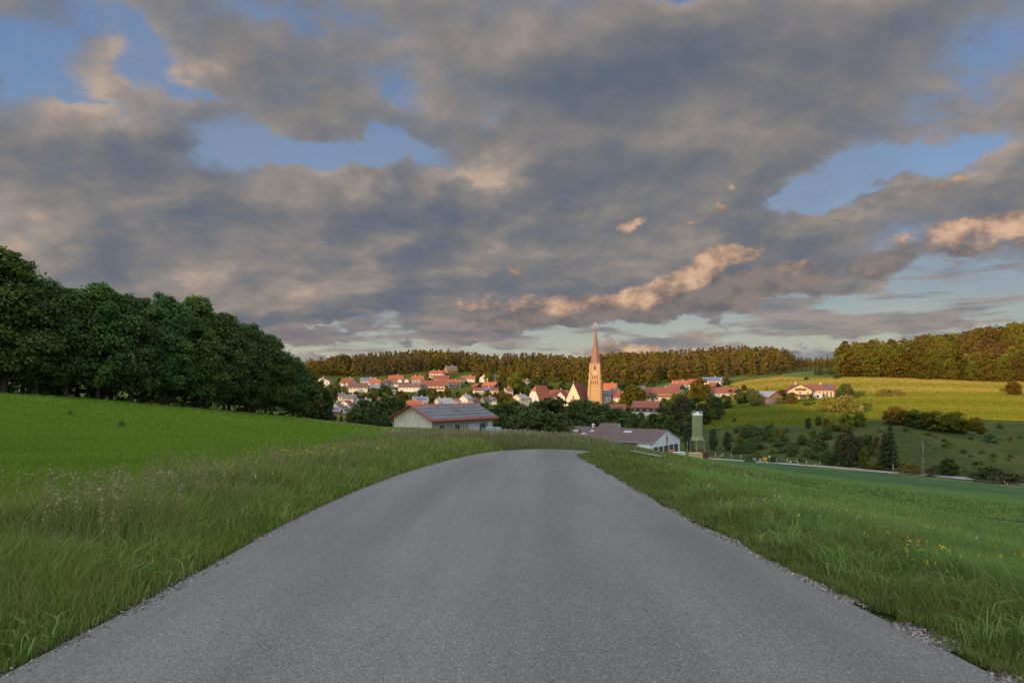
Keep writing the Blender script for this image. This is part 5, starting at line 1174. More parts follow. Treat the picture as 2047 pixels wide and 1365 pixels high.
def hall():
    G0 = Vector((41.7, 202, 0)); G1 = Vector((53.6, 218, 0)); d = (G1 - G0).normalized(); W_ = (G1 - G0).length; n = Vector((d.y, -d.x, 0))     # n: out of the gable, to the right-front
    back = -n; Ln = 42.0
    c = (G0 + G1) / 2 + back * Ln / 2; rz = math.atan2(-n.y, -n.x) ; z = -20.2
    # local +x points away from the gable, so the gable is the -x end
    root = thing('industrial_hall', 'long brown roofed hall with white gable, yellow emblem and dark gate windows', 'building', (c.x, c.y, z), rz)
    hw = -15.7 - z; rise = 3.3
    wl, rf = block(root, Ln, W_, hw, rise, M_WHITEWALL, M_BROWNROOF, over=.25, win=False, chim=0, trim=M_LETTER, skirt=1.5, thick=.22)
    x, y = Ln / 2, W_ / 2; s = rise / y
    # which long side faces the camera: local y axis
    yl = Vector((-math.sin(rz), math.cos(rz), 0)); sg = 1 if yl.dot(-c) > 0 else -1
    def zr(yy): return hw + s * (y - abs(yy)) + .22
    for i in range(5):
        yy = sg * (y - 1.9) - sg * (i * 3.75); b = MB(); w = 3.0; zt = 3.2
        b.box((-x - .05, yy - w / 2, -.5), (-x, yy + w / 2, zt), 1)
        for q in (-.5, 0, .5): b.box((-x - .08, yy + q * w * .62 - .05, -.5), (-x - .05, yy + q * w * .62 + .05, zt), 0)
        for q in range(5): b.box((-x - .075, yy - w / 2, .3 + q * .65), (-x - .05, yy + w / 2, .36 + q * .65), 0)
        o = link('gate', b.mesh('gate', [M_LETTER, M_GLASS]), wl)
    # emblem: green tip, yellow chalice, grey lines of lettering beneath
    e = MB(); q = lambda a, zz: (-x - .03, -sg * a, zz)
    def fl(pts, mi): e.poly([q(*p) for p in (pts if sg < 0 else pts[::-1])], mi); e.poly([q(*p) for p in (pts if sg > 0 else pts[::-1])], mi)
    zc = hw - .15
    fl([(-.22, zc + 1.6), (.22, zc + 1.6), (.30, zc + 1.85), (0, zc + 2.75), (-.30, zc + 1.85)], 1)
    fl([(-.55, zc + .3), (.55, zc + .3), (.95, zc + 1.6), (.55, zc + 1.35), (.28, zc + 1.58), (0, zc + 1.35), (-.28, zc + 1.58), (-.55, zc + 1.35), (-.95, zc + 1.6)], 0)
    fl([(-.3, zc + .02), (.3, zc + .02), (.5, zc + .27), (-.5, zc + .27)], 1)
    for zz, wds in ((-.5, (-.62, -.42, -.22, .0, .2, .42)), (-.95, (-.5, -.28, -.04, .2))):
        for a in wds: fl([(a, zc + zz), (a + .15, zc + zz), (a + .15, zc + zz + .3), (a, zc + zz + .3)], 2)
    link('emblem', e.mesh('emblem', [M_YEL, M_GRN, M_LETTER]), wl)
    # raised cross roof, skylights, vents on the slope towards the camera
    b = MB(); a0, a1 = 13.5 - x + 3, 20.5 - x + 3; yb = sg * 1.0
    P = lambda xx, yy, zz: (xx, yy, zz)
    zt = zr(0) + 1.3
    top = [P(a0, sg * 5.0, zr(sg * 5.0) + .05), P(a1, sg * 5.0, zr(sg * 5.0) + .05), P(a1, -sg * 1.2, zt), P(a0, -sg * 1.2, zt)]
    b.poly(top if sg < 0 else top[::-1], 0); b.poly([(p[0], p[1], p[2] - .12) for p in (top[::-1] if sg < 0 else top)], 0)
    for xx in (a0, a1):
        t = [P(xx, sg * 5.0, zr(sg * 5.0)), P(xx, -sg * 1.2, zt), P(xx, -sg * 1.2, zr(1.2) - .3)]; b.poly(t, 1); b.poly(t[::-1], 1)
    link('raised_roof', b.mesh('raised_roof', [M_BROWNROOF, M_WHITEWALL]), rf)
    for xx, yy, lx, ly in ((10.5 - x, 3.6, 2.6, 1.3), (22.5 - x, 4.2, 2.4, 1.2), (29 - x, 4.5, 2.2, 1.1), (33.5 - x, 7.0, 2.2, 1.1), (38 - x, 2.2, 3.5, 1.2), (25 - x, 6.8, 2.2, 1.1)):
        b = MB(); u = [(xx, sg * yy), (xx + lx, sg * yy), (xx + lx, sg * (yy - ly)), (xx, sg * (yy - ly))]; p = [(a, c_, zr(c_) + .08) for a, c_ in u]
        b.poly(p if sg < 0 else p[::-1], 0); lo = [(a, c_, zz - .1) for a, c_, zz in p]
        for i in range(4): j = (i + 1) % 4; b.poly([lo[i], lo[j], p[j], p[i]], 0)
        link('skylight', b.mesh('skylight', [M_SKYL]), rf)
    b = MB(); b.tube((25.5 - x, sg * .8, zr(.8) - .3), (25.5 - x, sg * .8, zr(.8) + .9), .32, n=10); b.lathe([(.6, zr(.8) + .9), (.55, zr(.8) + 1.0), (.1, zr(.8) + 1.3)], 10, c=(25.5 - x, sg * .8)); link('roof_vent', b.mesh('roof_vent', [M_WHITEWALL]), rf)
    for xx, r_, h_ in ((20.8 - x, .95, .55), (18.9 - x, .5, .5)):
        b = MB(); b.lathe([(r_, zr(-.5) - .3), (r_, zr(-.5) + h_ * .5), (r_ * .8, zr(-.5) + h_ * .85), (r_ * .3, zr(-.5) + h_)], 12, c=(xx, -sg * .5)); link('roof_dome', b.mesh('roof_dome', [M_WHITEWALL]), rf)
    b = MB(); b.box((27.0 - x, sg * 6.3 - .3, zr(6.3) - .2), (27.7 - x, sg * 6.3 + .3, zr(6.3) + 1.5)); link('chimney', b.mesh('chimney', [M_REDMETAL]), rf)
    g = MB(); g.tube((-x - .2, sg * (y + .3), hw - .1), (x + .2, sg * (y + .3), hw - .1), .13, n=8); link('gutter', g.mesh('gutter', [M_LETTER]), rf)
    g = MB(); g.tube((-x + .4, sg * (y + .22), hw - .1), (-x + .4, sg * (y + .22), -1), .07, n=6); link('downpipe', g.mesh('downpipe', [M_LETTER]), rf)
    # low side wing under the eave
    w = MB(); yo = sg * (y + 4.5); pr = [(-x + 5, sg * (y + .02)), (x - 4, sg * (y + .02)), (x - 4, yo), (-x + 5, yo)]
    zz0, zz1 = hw - .35, hw - 1.7
    t = [(pr[0][0], pr[0][1], zz0), (pr[1][0], pr[1][1], zz0), (pr[2][0], pr[2][1], zz1), (pr[3][0], pr[3][1], zz1)]; w.poly(t, 0); w.poly(t[::-1], 0)
    w.box((-x + 5.3, min(sg * (y + .05), sg * (y + 4.2)), -1), (x - 4.3, max(sg * (y + .05), sg * (y + 4.2)), zz1 - .1), 1); link('side_wing', w.mesh('side_wing', [M_BROWNROOF, W_GREY]), root)
hall()
M_SILO = paint('mossy_green_silo_paint', (.235, .255, .125), .7, .30, .8, .25, streak=(1.2, 1.2, .25)); M_SILOW = paint('pale_cap_paint', (.66, .66, .60), .6, .1, 2); M_PLY = paint('pale_yellow_plywood', (.52, .40, .21), .8, .15, 2, streak=(.3, 3, 3)); M_MAROON = paint('maroon_container_paint', (.13, .045, .04), .6, .15, 2)
def silo():
    Y = 203.0; m = Y / F; x = (1394 - CX) * m; z = z1(x, Y); H = lambda py: EYE - (py - HY) * m - z
    root = thing('mortar_silo', 'tall green construction silo on steel legs beside the hall', 'silo', (x, Y, z), .4)
    b = MB(); rb = 1.56; b.lathe([(rb, H(877)), (rb, H(829.5))], 28); b.lathe([(rb + .05, H(856.2)), (rb + .05, H(855.6))], 28); b.lathe([(rb + .04, H(871)), (rb + .04, H(870.4))], 28)
    body = b.build('body', [M_SILO], root)
    b = MB(); b.lathe([(rb + .03, H(830.2)), (rb + .06, H(829)), (1.1, H(828)), (.55, H(825.5)), (.28, H(823.4))], 24); b.build('cap', [M_SILOW], root)
    b = MB(); b.lathe([(1.98, H(879.5)), (1.9, H(878)), (rb + .02, H(871.5))], 28); b.lathe([(.2, H(897)), (1.5, H(880.5)), (1.6, H(879.6))], 20); b.build('hopper', [M_SILO], root)
    r = MB()
    for i in range(8): a = 2 * math.pi * i / 8; r.tube((rb * math.cos(a), rb * math.sin(a), H(830)), (rb * math.cos(a), rb * math.sin(a), H(822.3)), .035, n=5)
    for zz in (H(826), H(822.5)):
        for i in range(8): a = 2 * math.pi * i / 8; a2 = 2 * math.pi * (i + 1) / 8; r.tube((rb * math.cos(a), rb * math.sin(a), zz), (rb * math.cos(a2), rb * math.sin(a2), zz), .03, n=4)
    r.build('railing', [M_SILOW], root)
    for i in range(4):
        a = math.pi / 4 + i * math.pi / 2; L = MB(); p = lambda q, zz: (2.15 * math.cos(q), 2.15 * math.sin(q), zz)
        L.tube(p(a, -.2), (1.95 * math.cos(a), 1.95 * math.sin(a), H(879)), .13, n=8); a2 = a + math.pi / 2
        L.tube(p(a, H(897)), (1.95 * math.cos(a2), 1.95 * math.sin(a2), H(881)), .06, n=6); L.tube(p(a2, H(897)), (1.95 * math.cos(a), 1.95 * math.sin(a), H(881)), .06, n=6); L.tube(p(a, H(889)), p(a2, H(889)), .05, n=6)
        L.build('leg', [M_SILO], root)
    lad = MB()
    for dx in (-.22, .22): lad.tube((1.72, dx, H(897)), (1.72, dx, H(826)), .03, n=5)
    for i in range(30): zz = H(897) + (H(826) - H(897)) * i / 30; lad.tube((1.72, -.22, zz), (1.72, .22, zz), .02, n=4)
    lad.build('ladder', [M_GALV], root)
silo()
def at_Y(px, py, Y): return ((px - CX) / F * Y, Y, EYE - (py - HY) / F * Y)
def small(name, label, cat, px, pb, Y, parts, rz=0.0, group=None):
    x, Y_, z = at_Y(px, pb, Y); r = thing(name, label, cat, (x, Y, max(z, z1(x, Y)) if pb else z1(x, Y)), rz, group)
    for nm, b, mats in parts: b.build(nm, mats, r)
    return r
b1 = MB().box((-1.9, -1.2, 0.3), (1.9, 1.2, 1.75)); b2 = MB()
for xx in (-1.6, 1.4): b2.box((xx, -1.1, 0), (xx + .2, 1.1, .3))
b3 = MB().box((-2.0, -1.3, 1.75), (2.0, 1.3, 1.85))
small('plywood_hut', 'pale yellow plywood box hut under the silo', 'hut', 1391.5, 0, 199, [('box', b1, [M_PLY]), ('skid', b2, [M_TRIM]), ('lid', b3, [M_PLY])], 0.1)
b1 = MB().box((-.7, -1.0, .1), (.7, 1.0, 2.3)); b2 = MB()
for i in range(6): b2.box((-.72, -.9 + i * .34, .2), (-.7, -.8 + i * .34, 2.2)); b2.box((-.6 + i * .22, -1.03, .2), (-.52 + i * .22, -1.0, 2.2))
small('steel_container', 'narrow maroon steel container right of the plywood hut', 'container', 1408.5, 0, 198.5, [('body', b1, [M_MAROON]), ('ribs', b2, [M_MAROON])], .15)
b1 = MB().box((-1.5, -.9, .1), (1.5, .9, .95)); b2 = MB().box((-1.58, -.98, .95), (1.58, .98, 1.05))
small('white_trailer_box', 'low white box with flat lid in front of the hall gates', 'box', 1357.5, 911, 188, [('box', b1, [W_WHITE]), ('lid', b2, [W_WHITE])], .1)
b1 = MB().box((-.95, -.6, 0), (.95, .6, .95)); b2 = MB()
for i in range(5): b2.box((-1.0, -.64, .1 + i * .18), (1.0, -.6, .2 + i * .18))
small('plank_stack', 'stack of orange-brown boards before the hall gates', 'boards', 1342.5, 905.5, 198, [('core', b1, [M_ORANGEBOX]), ('plank_edge', b2, [M_ORANGEBOX])], .1)
b1 = MB().tube((0, 0, -.2), (0, 0, 5.0), .09, .07, 8); b2 = MB().box((-.1, -.1, 5.0), (.1, .1, 5.1))
small('wooden_pole', 'thin bare pole left of the silo', 'pole', 1374, 0, 201, [('shaft', b1, [M_RUST]), ('cap', b2, [M_RUST])])
M_REDP = paint('red_sign_paint', (.45, .05, .05), .5, .1, 3); M_BLUEP = paint('pale_blue_tarp', (.36, .44, .58), .6, .15, 3); M_YELS = paint('yellow_sign_face', (.70, .42, .03), .5, .06, 3)
b1 = MB().box((-.35, -.2, 0), (.25, .2, .75)); b2 = MB().box((-.1, -.25, .75), (.55, .25, 1.25))
small('stacked_crates', 'small red crate with pale blue bundle left of the plywood hut', 'crates', 1379, 0, 196, [('red_crate', b1, [M_REDP]), ('bundle', b2, [M_BLUEP])], .3)
b1 = MB().box((-.9, -.4, .62), (.9, .4, .72)); b2 = MB()
for sx in (-.8, .8):
    for sy in (-.3, .3): b2.box((sx - .04, sy - .04, 0), (sx + .04, sy + .04, .62))
small('white_table', 'white table standing before the plywood hut', 'table', 1397, 0, 195.5, [('tabletop', b1, [W_WHITE]), ('legs', b2, [M_RUST])], .05)
# pasture fence along the lane
G_FP = 'pale fence posts along the valley lane'
posts = [(1430, 915), (1445, 916), (1462, 917.5), (1481, 919), (1498, 920.5), (1517, 922), (1553, 925.5), (1574, 927.5), (1593, 929), (1612, 930.5), (1639, 932.5)]
for i, (px, pb) in enumerate(posts):
    x, Y = at(px, pb - 3.5, 150); z = z1(x, Y); b1 = MB().box((-.07, -.07, -.3), (.07, .07, .85)); b2 = MB().box((-.09, -.09, .85), (.09, .09, .92))
    r = thing('fence_post', 'pale wooden post of the pasture fence along the lane', 'post', (x, Y, z), .2 * i, G_FP); b1.build('shaft', [W_CONC], r); b2.build('post_cap', [W_WHITE], r)
    if i == 1:
        k = MB().tube((.1, 0, .85), (-1.1, 0, -.1), .06, n=6); k.build('brace', [W_CONC], r); r['label'] = 'corner post with slanting brace in the pasture fence'; del r['group']
x, Y = at(1508, 922.5, 150); b1 = MB().box((-.42, -.3, 0), (.42, .3, .8)); b2 = MB().box((-.46, -.34, .8), (.46, .34, .86))
r = thing('utility_box', 'light grey utility cabinet at the start of the pale lane', 'cabinet', (x, Y, z1(x, Y) + .1)); b1.build('cabinet_body', [W_GREY], r); b2.build('lid', [W_GREY], r)
def sign(px, pb, Y, label, kind):
    x = (px - CX) / F * Y; z = z1(x, Y); r = thing('road_sign' if kind != 'barrier' else 'road_barrier', label, 'sign' if kind != 'barrier' else 'barrier', (x, Y, z), .05)
    if kind == 'town':
        for dx in (-.45, .45): MB().tube((dx, 0, -.3), (dx, 0, 1.7), .04, n=6).build('post', [M_GALV], r)
        MB().box((-.62, -.05, .98), (.62, -.02, 1.7)).build('sign_plate', [M_YELS], r)
        t = MB()
        for a, c in ((-.42, -.25), (-.2, .02), (.08, .4)): t.box((a, -.056, 1.36), (c, -.051, 1.46))
        for a, c in ((-.25, -.05), (.0, .25)): t.box((a, -.056, 1.14), (c, -.051, 1.21))
        t.build('lettering', [M_LETTER], r)
    elif kind == 'barrier':
        for dx in (-.7, .7): MB().box((dx - .05, -.05, -.2), (dx + .05, .05, .75)).build('post', [M_GALV], r)
        MB().box((-.95, -.09, .42), (.95, -.06, .78)).build('board', [W_WHITE], r)
        t = MB()
        for i in range(4): a = -.85 + i * .5; t.poly([(a, -.094, .42), (a + .2, -.094, .42), (a + .32, -.094, .78), (a + .12, -.094, .78)])
        t.build('red_stripes', [M_REDP], r)
    else:
        MB().tube((0, 0, -.3), (0, 0, kind), .035, n=6).build('post', [M_GALV], r)
        d = MB(); d.poly([(.28 * math.cos(a), -.05, kind + .05 + .28 * math.sin(a)) for a in np.linspace(0, 2 * math.pi, 17)[:-1]]); d.poly([(.28 * math.cos(a), -.03, kind + .05 + .28 * math.sin(a)) for a in np.linspace(0, 2 * math.pi, 17)[:-1]][::-1]); d.build('sign_disc', [W_WHITE], r)
sign(1529, 922, 186, 'yellow place-name board at the lane', 'town'); sign(1529, 924, 183, 'red and white barrier board below the yellow sign', 'barrier')
sign(1538, 922, 185, 'tall round white sign right of the yellow board', 1.9); sign(1519.5, 922, 185, 'low round pale sign left of the yellow board', 1.1); sign(1580, 926, 181, 'small round sign on a post among the fence posts', 1.0)
def marker(px, pb, h, label):
    x, Y = at(px, pb - .6, 120); r = thing('marker_post', label, 'marker post', (x, Y - .5, z1(x, Y) + .05)); MB().box((-.07, -.05, -.2), (.07, .05, h)).build('shaft', [W_WHITE], r); MB().box((-.072, -.052, h * .72), (.072, .052, h * .84)).build('black_band', [M_GLASS], r)
marker(1783, 944, 1.75, 'tall white marker post beside the lane below the spruces'); marker(2005, 967.5, .75, 'short white road marker near the right edge, the left one'); marker(2010, 969, .35, 'white stub stone beside the short road marker'); marker(1629, 932, .6, 'white road marker post at the end of the fence'); marker(1594, 929.5, .9, 'white road marker standing on the lane beside the fence')

# ------------------------------------------------------------------ grass, flowers, gravel
G_TALL = leaf('tall_verge_grass', (.090, .165, .030), (.240, .310, .068), .35, 0, 0, (.42, .35, .17))
G_BANK = leaf('bank_blades', (.075, .115, .030), (.165, .185, .062), .3, 0, 0, (.27, .215, .12))
G_CROP = leaf('crop_blades', (.100, .190, .020), (.220, .335, .044), .35, 0)
G_HAY = leaf('hay_blades', (.105, .195, .048), (.220, .335, .095), .35, 0, 0, (.34, .34, .13))
G_SHORT = leaf('short_rough_grass', (.090, .135, .032), (.165, .21, .055), .3, 0, 0, (.34, .28, .14))
G_SEED = leaf('grass_seed_heads', (.16, .145, .075), (.27, .245, .135), .25, 0, 0, (.42, .37, .22))
G_YEL = leaf('yellow_petals', (.55, .38, .02), (.75, .52, .04), .2, 0); G_PALE = leaf('pale_petals', (.50, .50, .42), (.68, .66, .56), .2, 0); G_LILA = leaf('lilac_petals', (.20, .13, .28), (.30, .20, .38), .2, 0)
rngG = np.random.default_rng(21)
def blade_mesh(name, X, Y, h, w, lean, bend, mat, rnd, bias=(0, 0), three=True):
    n = len(X); z = Z(X, Y) - .02 - CUT(X) * (inside(ROADPOLY, X, Y)); th = rngG.uniform(0, 2 * np.pi, n)
    a = np.stack([np.cos(th), np.sin(th), np.zeros(n)], 1); ph = rngG.uniform(0, 2 * np.pi, n)
    ld = np.stack([np.cos(ph) * lean + bias[0], np.sin(ph) * lean + bias[1], np.zeros(n)], 1); ln = np.linalg.norm(ld, axis=1)[:, None] + 1e-6
    B = np.stack([X, Y, z], 1); hh = h[:, None]; up = np.array([0, 0, 1.0])
    mid = B + ld * hh * .35 + up * hh * .58; tip = B + ld * hh * (.9 + bend[:, None]) + up * hh * (1.0 - .32 * bend[:, None] - .12 * ln)
    ww = w[:, None] * .5
    if three:
        V = np.stack([B - a * ww, B + a * ww, mid + a * ww * .8, mid - a * ww * .8, tip], 1).reshape(-1, 3); i = np.arange(n)[:, None] * 5
        F_ = [np.hstack([i, i + 1, i + 2, i + 3]), np.hstack([i + 3, i + 2, i + 4])]; r = np.repeat(rnd, 5)
    else:
        V = np.stack([B - a * ww, B + a * ww, tip], 1).reshape(-1, 3); i = np.arange(n)[:, None] * 3; F_ = [np.hstack([i, i + 1, i + 2])]; r = np.repeat(rnd, 3)
    return mesh_np(name, V, F_, [mat], np.clip(r, 0, 1))
def sampleY(n, y0, y1, k=1.5):
    """more plants per square metre close by"""
    u = rngG.random(n); q = 1 - k
    return (y0 ** q + u * (y1 ** q - y0 ** q)) ** (1 / q)
def edge_x(E, y): o = np.argsort(E[:, 1]); return np.interp(y, E[o, 1], E[o, 0])
def clumpy(X, Y, s=1.0): return .5 + .25 * np.sin(X * 2.1 * s + 1.7 * np.sin(Y * 1.3 * s)) + .25 * np.sin(Y * 2.7 * s + 1.3 * np.sin(X * 1.9 * s + .5))
def stuff(name, me, label, cat): return tag(link(name, me), label, cat, kind='stuff')
# left verge
DM = lambda Y: np.interp(Y, [2, 8, 11, 19, 30], [3.2, 3.0, 3.0, 4.0, 5.6])
n = 230000; Y = sampleY(n, 2.2, 34, 1.35); d = rngG.uniform(0, 1, n) ** .85 * DM(Y) + .02; X = np.where(Y < 29, edge_x(EL[EL[:, 1] < 30.2], np.minimum(Y, 30)), -0.4) - d
k = (X > -.78 * Y - 1.5) & ~inside(ROADPOLY, X, Y); X, Y, d = X[k], Y[k], d[k]; c = clumpy(X, Y)
hh = np.interp(d, [0, .25, .8, 1.6, 5.5], [.10, .22, .40, .56, .60]) * rngG.uniform(.45, 1.2, len(X)) * (.62 + .7 * c)
stuff('verge_grass', blade_mesh('verge_grass', X, Y, hh, np.maximum(.006, .0011 * Y) * rngG.uniform(.7, 1.4, len(X)), .26, rngG.uniform(0, .55, len(X)), G_TALL, rngG.normal(.42, .30, len(X)) + .30 * (c - .5), (.10, -.02)), 'tall uncut grass along the left edge of the road', 'grass')
n = 7000; Y = sampleY(n, 2.6, 34, 1.3); d = rngG.uniform(.12, 1, n) * DM(Y); X = edge_x(EL[EL[:, 1] < 30.2], np.minimum(Y, 30)) - d; k = (X > -.78 * Y - 1.5); X, Y, d = X[k], Y[k], d[k]
G_STRAW = leaf('straw_stems', (.17, .22, .06), (.32, .34, .14), .3, 0, 0, (.50, .44, .26))
stuff('dry_stems', blade_mesh('dry_stems', X, Y, np.interp(d, [.5, 1.6], [.4, .70]) * rngG.uniform(.6, 1.15, len(X)), np.maximum(.004, .0008 * Y), .30, rngG.uniform(0, .9, len(X)), G_STRAW, rngG.normal(.45, .25, len(X)), (.12, 0)), 'pale dry stems mixed into the left verge grass', 'grass')
n = 9000; Y = sampleY(n, 2.3, 16, 1.5); d = rngG.uniform(.02, .95, n) * DM(Y); X = edge_x(EL[EL[:, 1] < 30.2], Y) - d; k = (X > -.78 * Y - 1.0) & (clumpy(X, Y, 1.3) > .55); X, Y, d = X[k], Y[k], d[k]
stuff('broad_leaves', blade_mesh('broad_leaves', X, Y, np.interp(d, [0, 1.2], [.2, .5]) * rngG.uniform(.6, 1.2, len(X)), rngG.uniform(.012, .026, len(X)), .5, rngG.uniform(.2, .9, len(X)), G_HAY, rngG.normal(.6, .25, len(X)), (.1, 0)), 'broader bright leaves low in the left verge', 'plants')
# bank beyond the bend
n = 95000; Y = sampleY(n, 30, 92, 1.1); X = rngG.uniform(-14, 34, n); Y2 = Y
dl = dist_line(EL, X, Y); k = (dist_line(_a, X, Y) > .7) & (X < 13) & (~inside(ROADPOLY, X, Y)) & ~inside(GRASS_POLY, X, Y) & (((X < -.3) | (Y > edge_x(np.array([(-.3, 31), (2.2, 32.9), (6, 34.3), (12, 35.1), (20, 35.7), (34, 36.6)])[:, ::-1], X))))
k &= (X > np.interp(Y, [30, 44, 58, 75, 92], [-8.2, -8.4, -11, -14, -18]))
X, Y, dl = X[k], Y[k], dl[k]; c = clumpy(X, Y, .5)
hh = np.interp(X, [-2, 3, 9, 16], [1.0, .75, .42, .32]) * np.interp(dl, [0, .5, 1.5, 4], [.12, .3, .50, .62]) * np.interp(Y, [30, 48, 68, 92], [1, .65, .22, .14]) * rngG.uniform(.5, 1.2, len(X)) * (.7 + .6 * c)
stuff('bank_grass', blade_mesh('bank_grass', X, Y, hh, .0013 * Y * rngG.uniform(.7, 1.4, len(X)), .22, rngG.uniform(0, .4, len(X)), G_BANK, rngG.normal(.5, .28, len(X)), three=False), 'brownish tall grass on the bank beyond the road bend', 'grass')
# young crop on the left
n = 270000; Y = sampleY(n, 7.5, 150, 1.35); X = -5.8 - rngG.uniform(0, 1, n) * np.maximum(.78 * Y - 5.0, 1.0) * 1.02; k = inside(FIELD_POLY, X - .25, Y); X, Y = X[k], Y[k]; c = clumpy(X, Y, .35)
stuff('crop_blades', blade_mesh('crop_blades', X, Y, rngG.uniform(.20, .38, len(X)) * (.85 + .3 * c), .0016 * Y * rngG.uniform(.7, 1.3, len(X)), .16, rngG.uniform(0, .3, len(X)), G_CROP, rngG.normal(.5, .25, len(X)) + .3 * (c - .5), three=False), 'dense blades of the bright green crop on the left', 'crop')
# short grass right beside the road, then hay
n = 120000; Y = sampleY(n, 2.2, 30, 1.45); d = rngG.uniform(0, 1, n) ** 1.2 * 1.8 + .03 + .34 * clumpy(Y, Y * .3, 2.0) * clumpy(Y * 1.7, Y, 3.1); X = edge_x(ER[ER[:, 1] < 28.5], np.minimum(Y, 28)) + d; k = ~inside(ROADPOLY, X, Y) & (X < .8 * Y + 2) & (dist_line(_b, X, Y) > .5); X, Y, d = X[k], Y[k], d[k]; c = clumpy(X, Y)
stuff('roadside_grass', blade_mesh('roadside_grass', X, Y, np.interp(d, [.2, .7, 1.8], [.08, .20, .34]) * rngG.uniform(.6, 1.4, len(X)) * (.7 + .6 * c), np.maximum(.006, .0011 * Y) * rngG.uniform(.7, 1.3, len(X)), .38, rngG.uniform(0, .6, len(X)), G_SHORT, rngG.normal(.45, .25, len(X)), (-.06, 0)), 'short rough grass along the right edge of the road', 'grass')
n = 230000; Y = sampleY(n, 2.4, 75, 1.3); e0 = edge_x(ER[ER[:, 1] < 28.5], np.minimum(Y, 28)) + 1.2; X = e0 + rngG.uniform(0, 1, n) * np.maximum(.8 * Y + 1 - e0, .5); k = ~inside(ROADPOLY, X, Y) & (dist_line(ER, X, Y) > .9) & (dist_line(_a, X, Y) > .7) & (dist_line(_b, X, Y + .35) > .7) & (dist_line(_b, X, Y) > .5); X, Y = X[k], Y[k]; c = clumpy(X, Y, .6)
stuff('hay_grass', blade_mesh('hay_grass', X, Y, rngG.uniform(.26, .52, len(X)) * (.7 + .5 * c) * np.interp(Y, [10, 26, 60], [1, .62, .25]) * np.where((X > 2.9) & (X < 10) & (Y > 22) & (Y < 35), .45, 1.0), np.maximum(.006, .0013 * Y) * rngG.uniform(.7, 1.3, len(X)), .24, rngG.uniform(0, .5, len(X)), G_HAY, rngG.normal(.42, .2, len(X)) + .3 * (c - .5), (-.05, 0)), 'knee-high green hay grass falling away right of the road', 'grass')
def heads(name, X, Y, h, size, per, mat, label, cat, length=.16, stalk=True):
    n = len(X); z = Z(X, Y); ph = rngG.uniform(0, 6.28, n); ld = np.stack([np.cos(ph) * .16 + .08, np.sin(ph) * .16, np.ones(n)], 1); B = np.stack([X, Y, z], 1); T = B + ld * h[:, None]
    f = rngG.uniform(0, 1, (n, per)); C = T[:, None] + ld[:, None] * ((f - .3) * length)[..., None] + rngG.normal(0, 1, (n, per, 3)) * (size * .9) * (1.2 - f[..., None]) * np.array([1, 1, .6])
    s = np.repeat(size, per)[:, None] if np.ndim(size) else size
    C = C.reshape(-1, 3); V = leaf_quads(C, np.tile([0, -.6, .5], (len(C), 1)), size, rngG, .5, .9); rn = np.repeat(np.repeat(np.clip(rngG.normal(.5, .25, n), 0, 1), per), 4)
    Fs = [quads(len(C))]
    if stalk:
        w = np.maximum(.0022, .00035 * Y)[:, None] * np.array([[1, 0, 0]]); S_ = np.stack([B - w, B + w, T + w * .6, T - w * .6], 1).reshape(-1, 3); Fs.append(quads(n) + len(V)); V = np.concatenate([V, S_]); rn = np.concatenate([rn, np.full(4 * n, .35)])
    return stuff(name, mesh_np(name, V, Fs, [mat], rn), label, cat)
n = 1600; Y = sampleY(n, 3.2, 33, 1.15); d = rngG.uniform(.25, 1, n) * DM(Y); X = edge_x(EL[EL[:, 1] < 30.2], np.minimum(Y, 30)) - d; k = clumpy(X, Y, .7) + rngG.normal(0, .2, n) > .45; X, Y = X[k], Y[k]
heads('seed_heads', X, Y, rngG.uniform(.5, .85, len(X)), .016, 9, G_SEED, 'brownish grass seed heads standing above the left verge', 'grass')
n = 3000; Y = rngG.uniform(33, 88, n); X = rngG.uniform(-12, 30, n); k = (dist_line(EL, X, Y) > 1.5) & ~inside(ROADPOLY, X, Y) & ~inside(GRASS_POLY, X, Y) & (X > np.interp(Y, [30, 44, 58, 75, 92], [-8.2, -8.4, -11, -14, -18])) & (Y > edge_x(np.array([(-.3, 31), (2.2, 34), (6, 36), (34, 38)])[:, ::-1], X)); X, Y = X[k], Y[k]
k = X < 7; X, Y = X[k], Y[k]
heads('bank_seed_heads', X, Y, rngG.uniform(.6, .95, len(X)) * np.interp(Y, [33, 48, 68, 92], [1, .65, .22, .14]), .05, 5, G_SEED, 'brown seed heads over the bank beyond the bend', 'grass', .25)
def flowers(name, n, y0, y1, xa, xb, h, size, mat, label, thr=.5, fr=.6):
    Y = sampleY(n, y0, y1, 1.2); X = xa(Y) + rngG.uniform(0, 1, n) ** 1.3 * xb; k = clumpy(X, Y, fr) + rngG.normal(0, .15, n) > thr; X, Y = X[k], Y[k]
    heads(name, X, Y, rngG.uniform(*h, len(X)), size, 4, mat, label, 'flowers', .02, False)
re = lambda Y: edge_x(ER[ER[:, 1] < 28.5], np.minimum(Y, 28))
flowers('yellow_flowers', 3200, 5.5, 32, lambda Y: re(Y) + .8, 6.5, (.26, .46), .008, G_YEL, 'scattered small yellow flowers in the grass right of the road', .55)
flowers('pale_flowers', 220, 5, 24, lambda Y: re(Y) + 1.2, 3.5, (.22, .42), .014, G_PALE, 'few whitish flower heads in the grass right of the road', .6)
flowers('lilac_flowers', 90, 4, 12, lambda Y: re(Y) + 1.8, 3.0, (.25, .4), .014, G_LILA, 'few lilac flower heads low in the right grass', .5)
flowers('yellow_verge_flowers', 130, 14, 24, lambda Y: edge_x(EL[EL[:, 1] < 30.2], Y) - 3.8, 2.8, (.55, .75), .022, G_YEL, 'few tall yellow flowers in the left verge', .6)
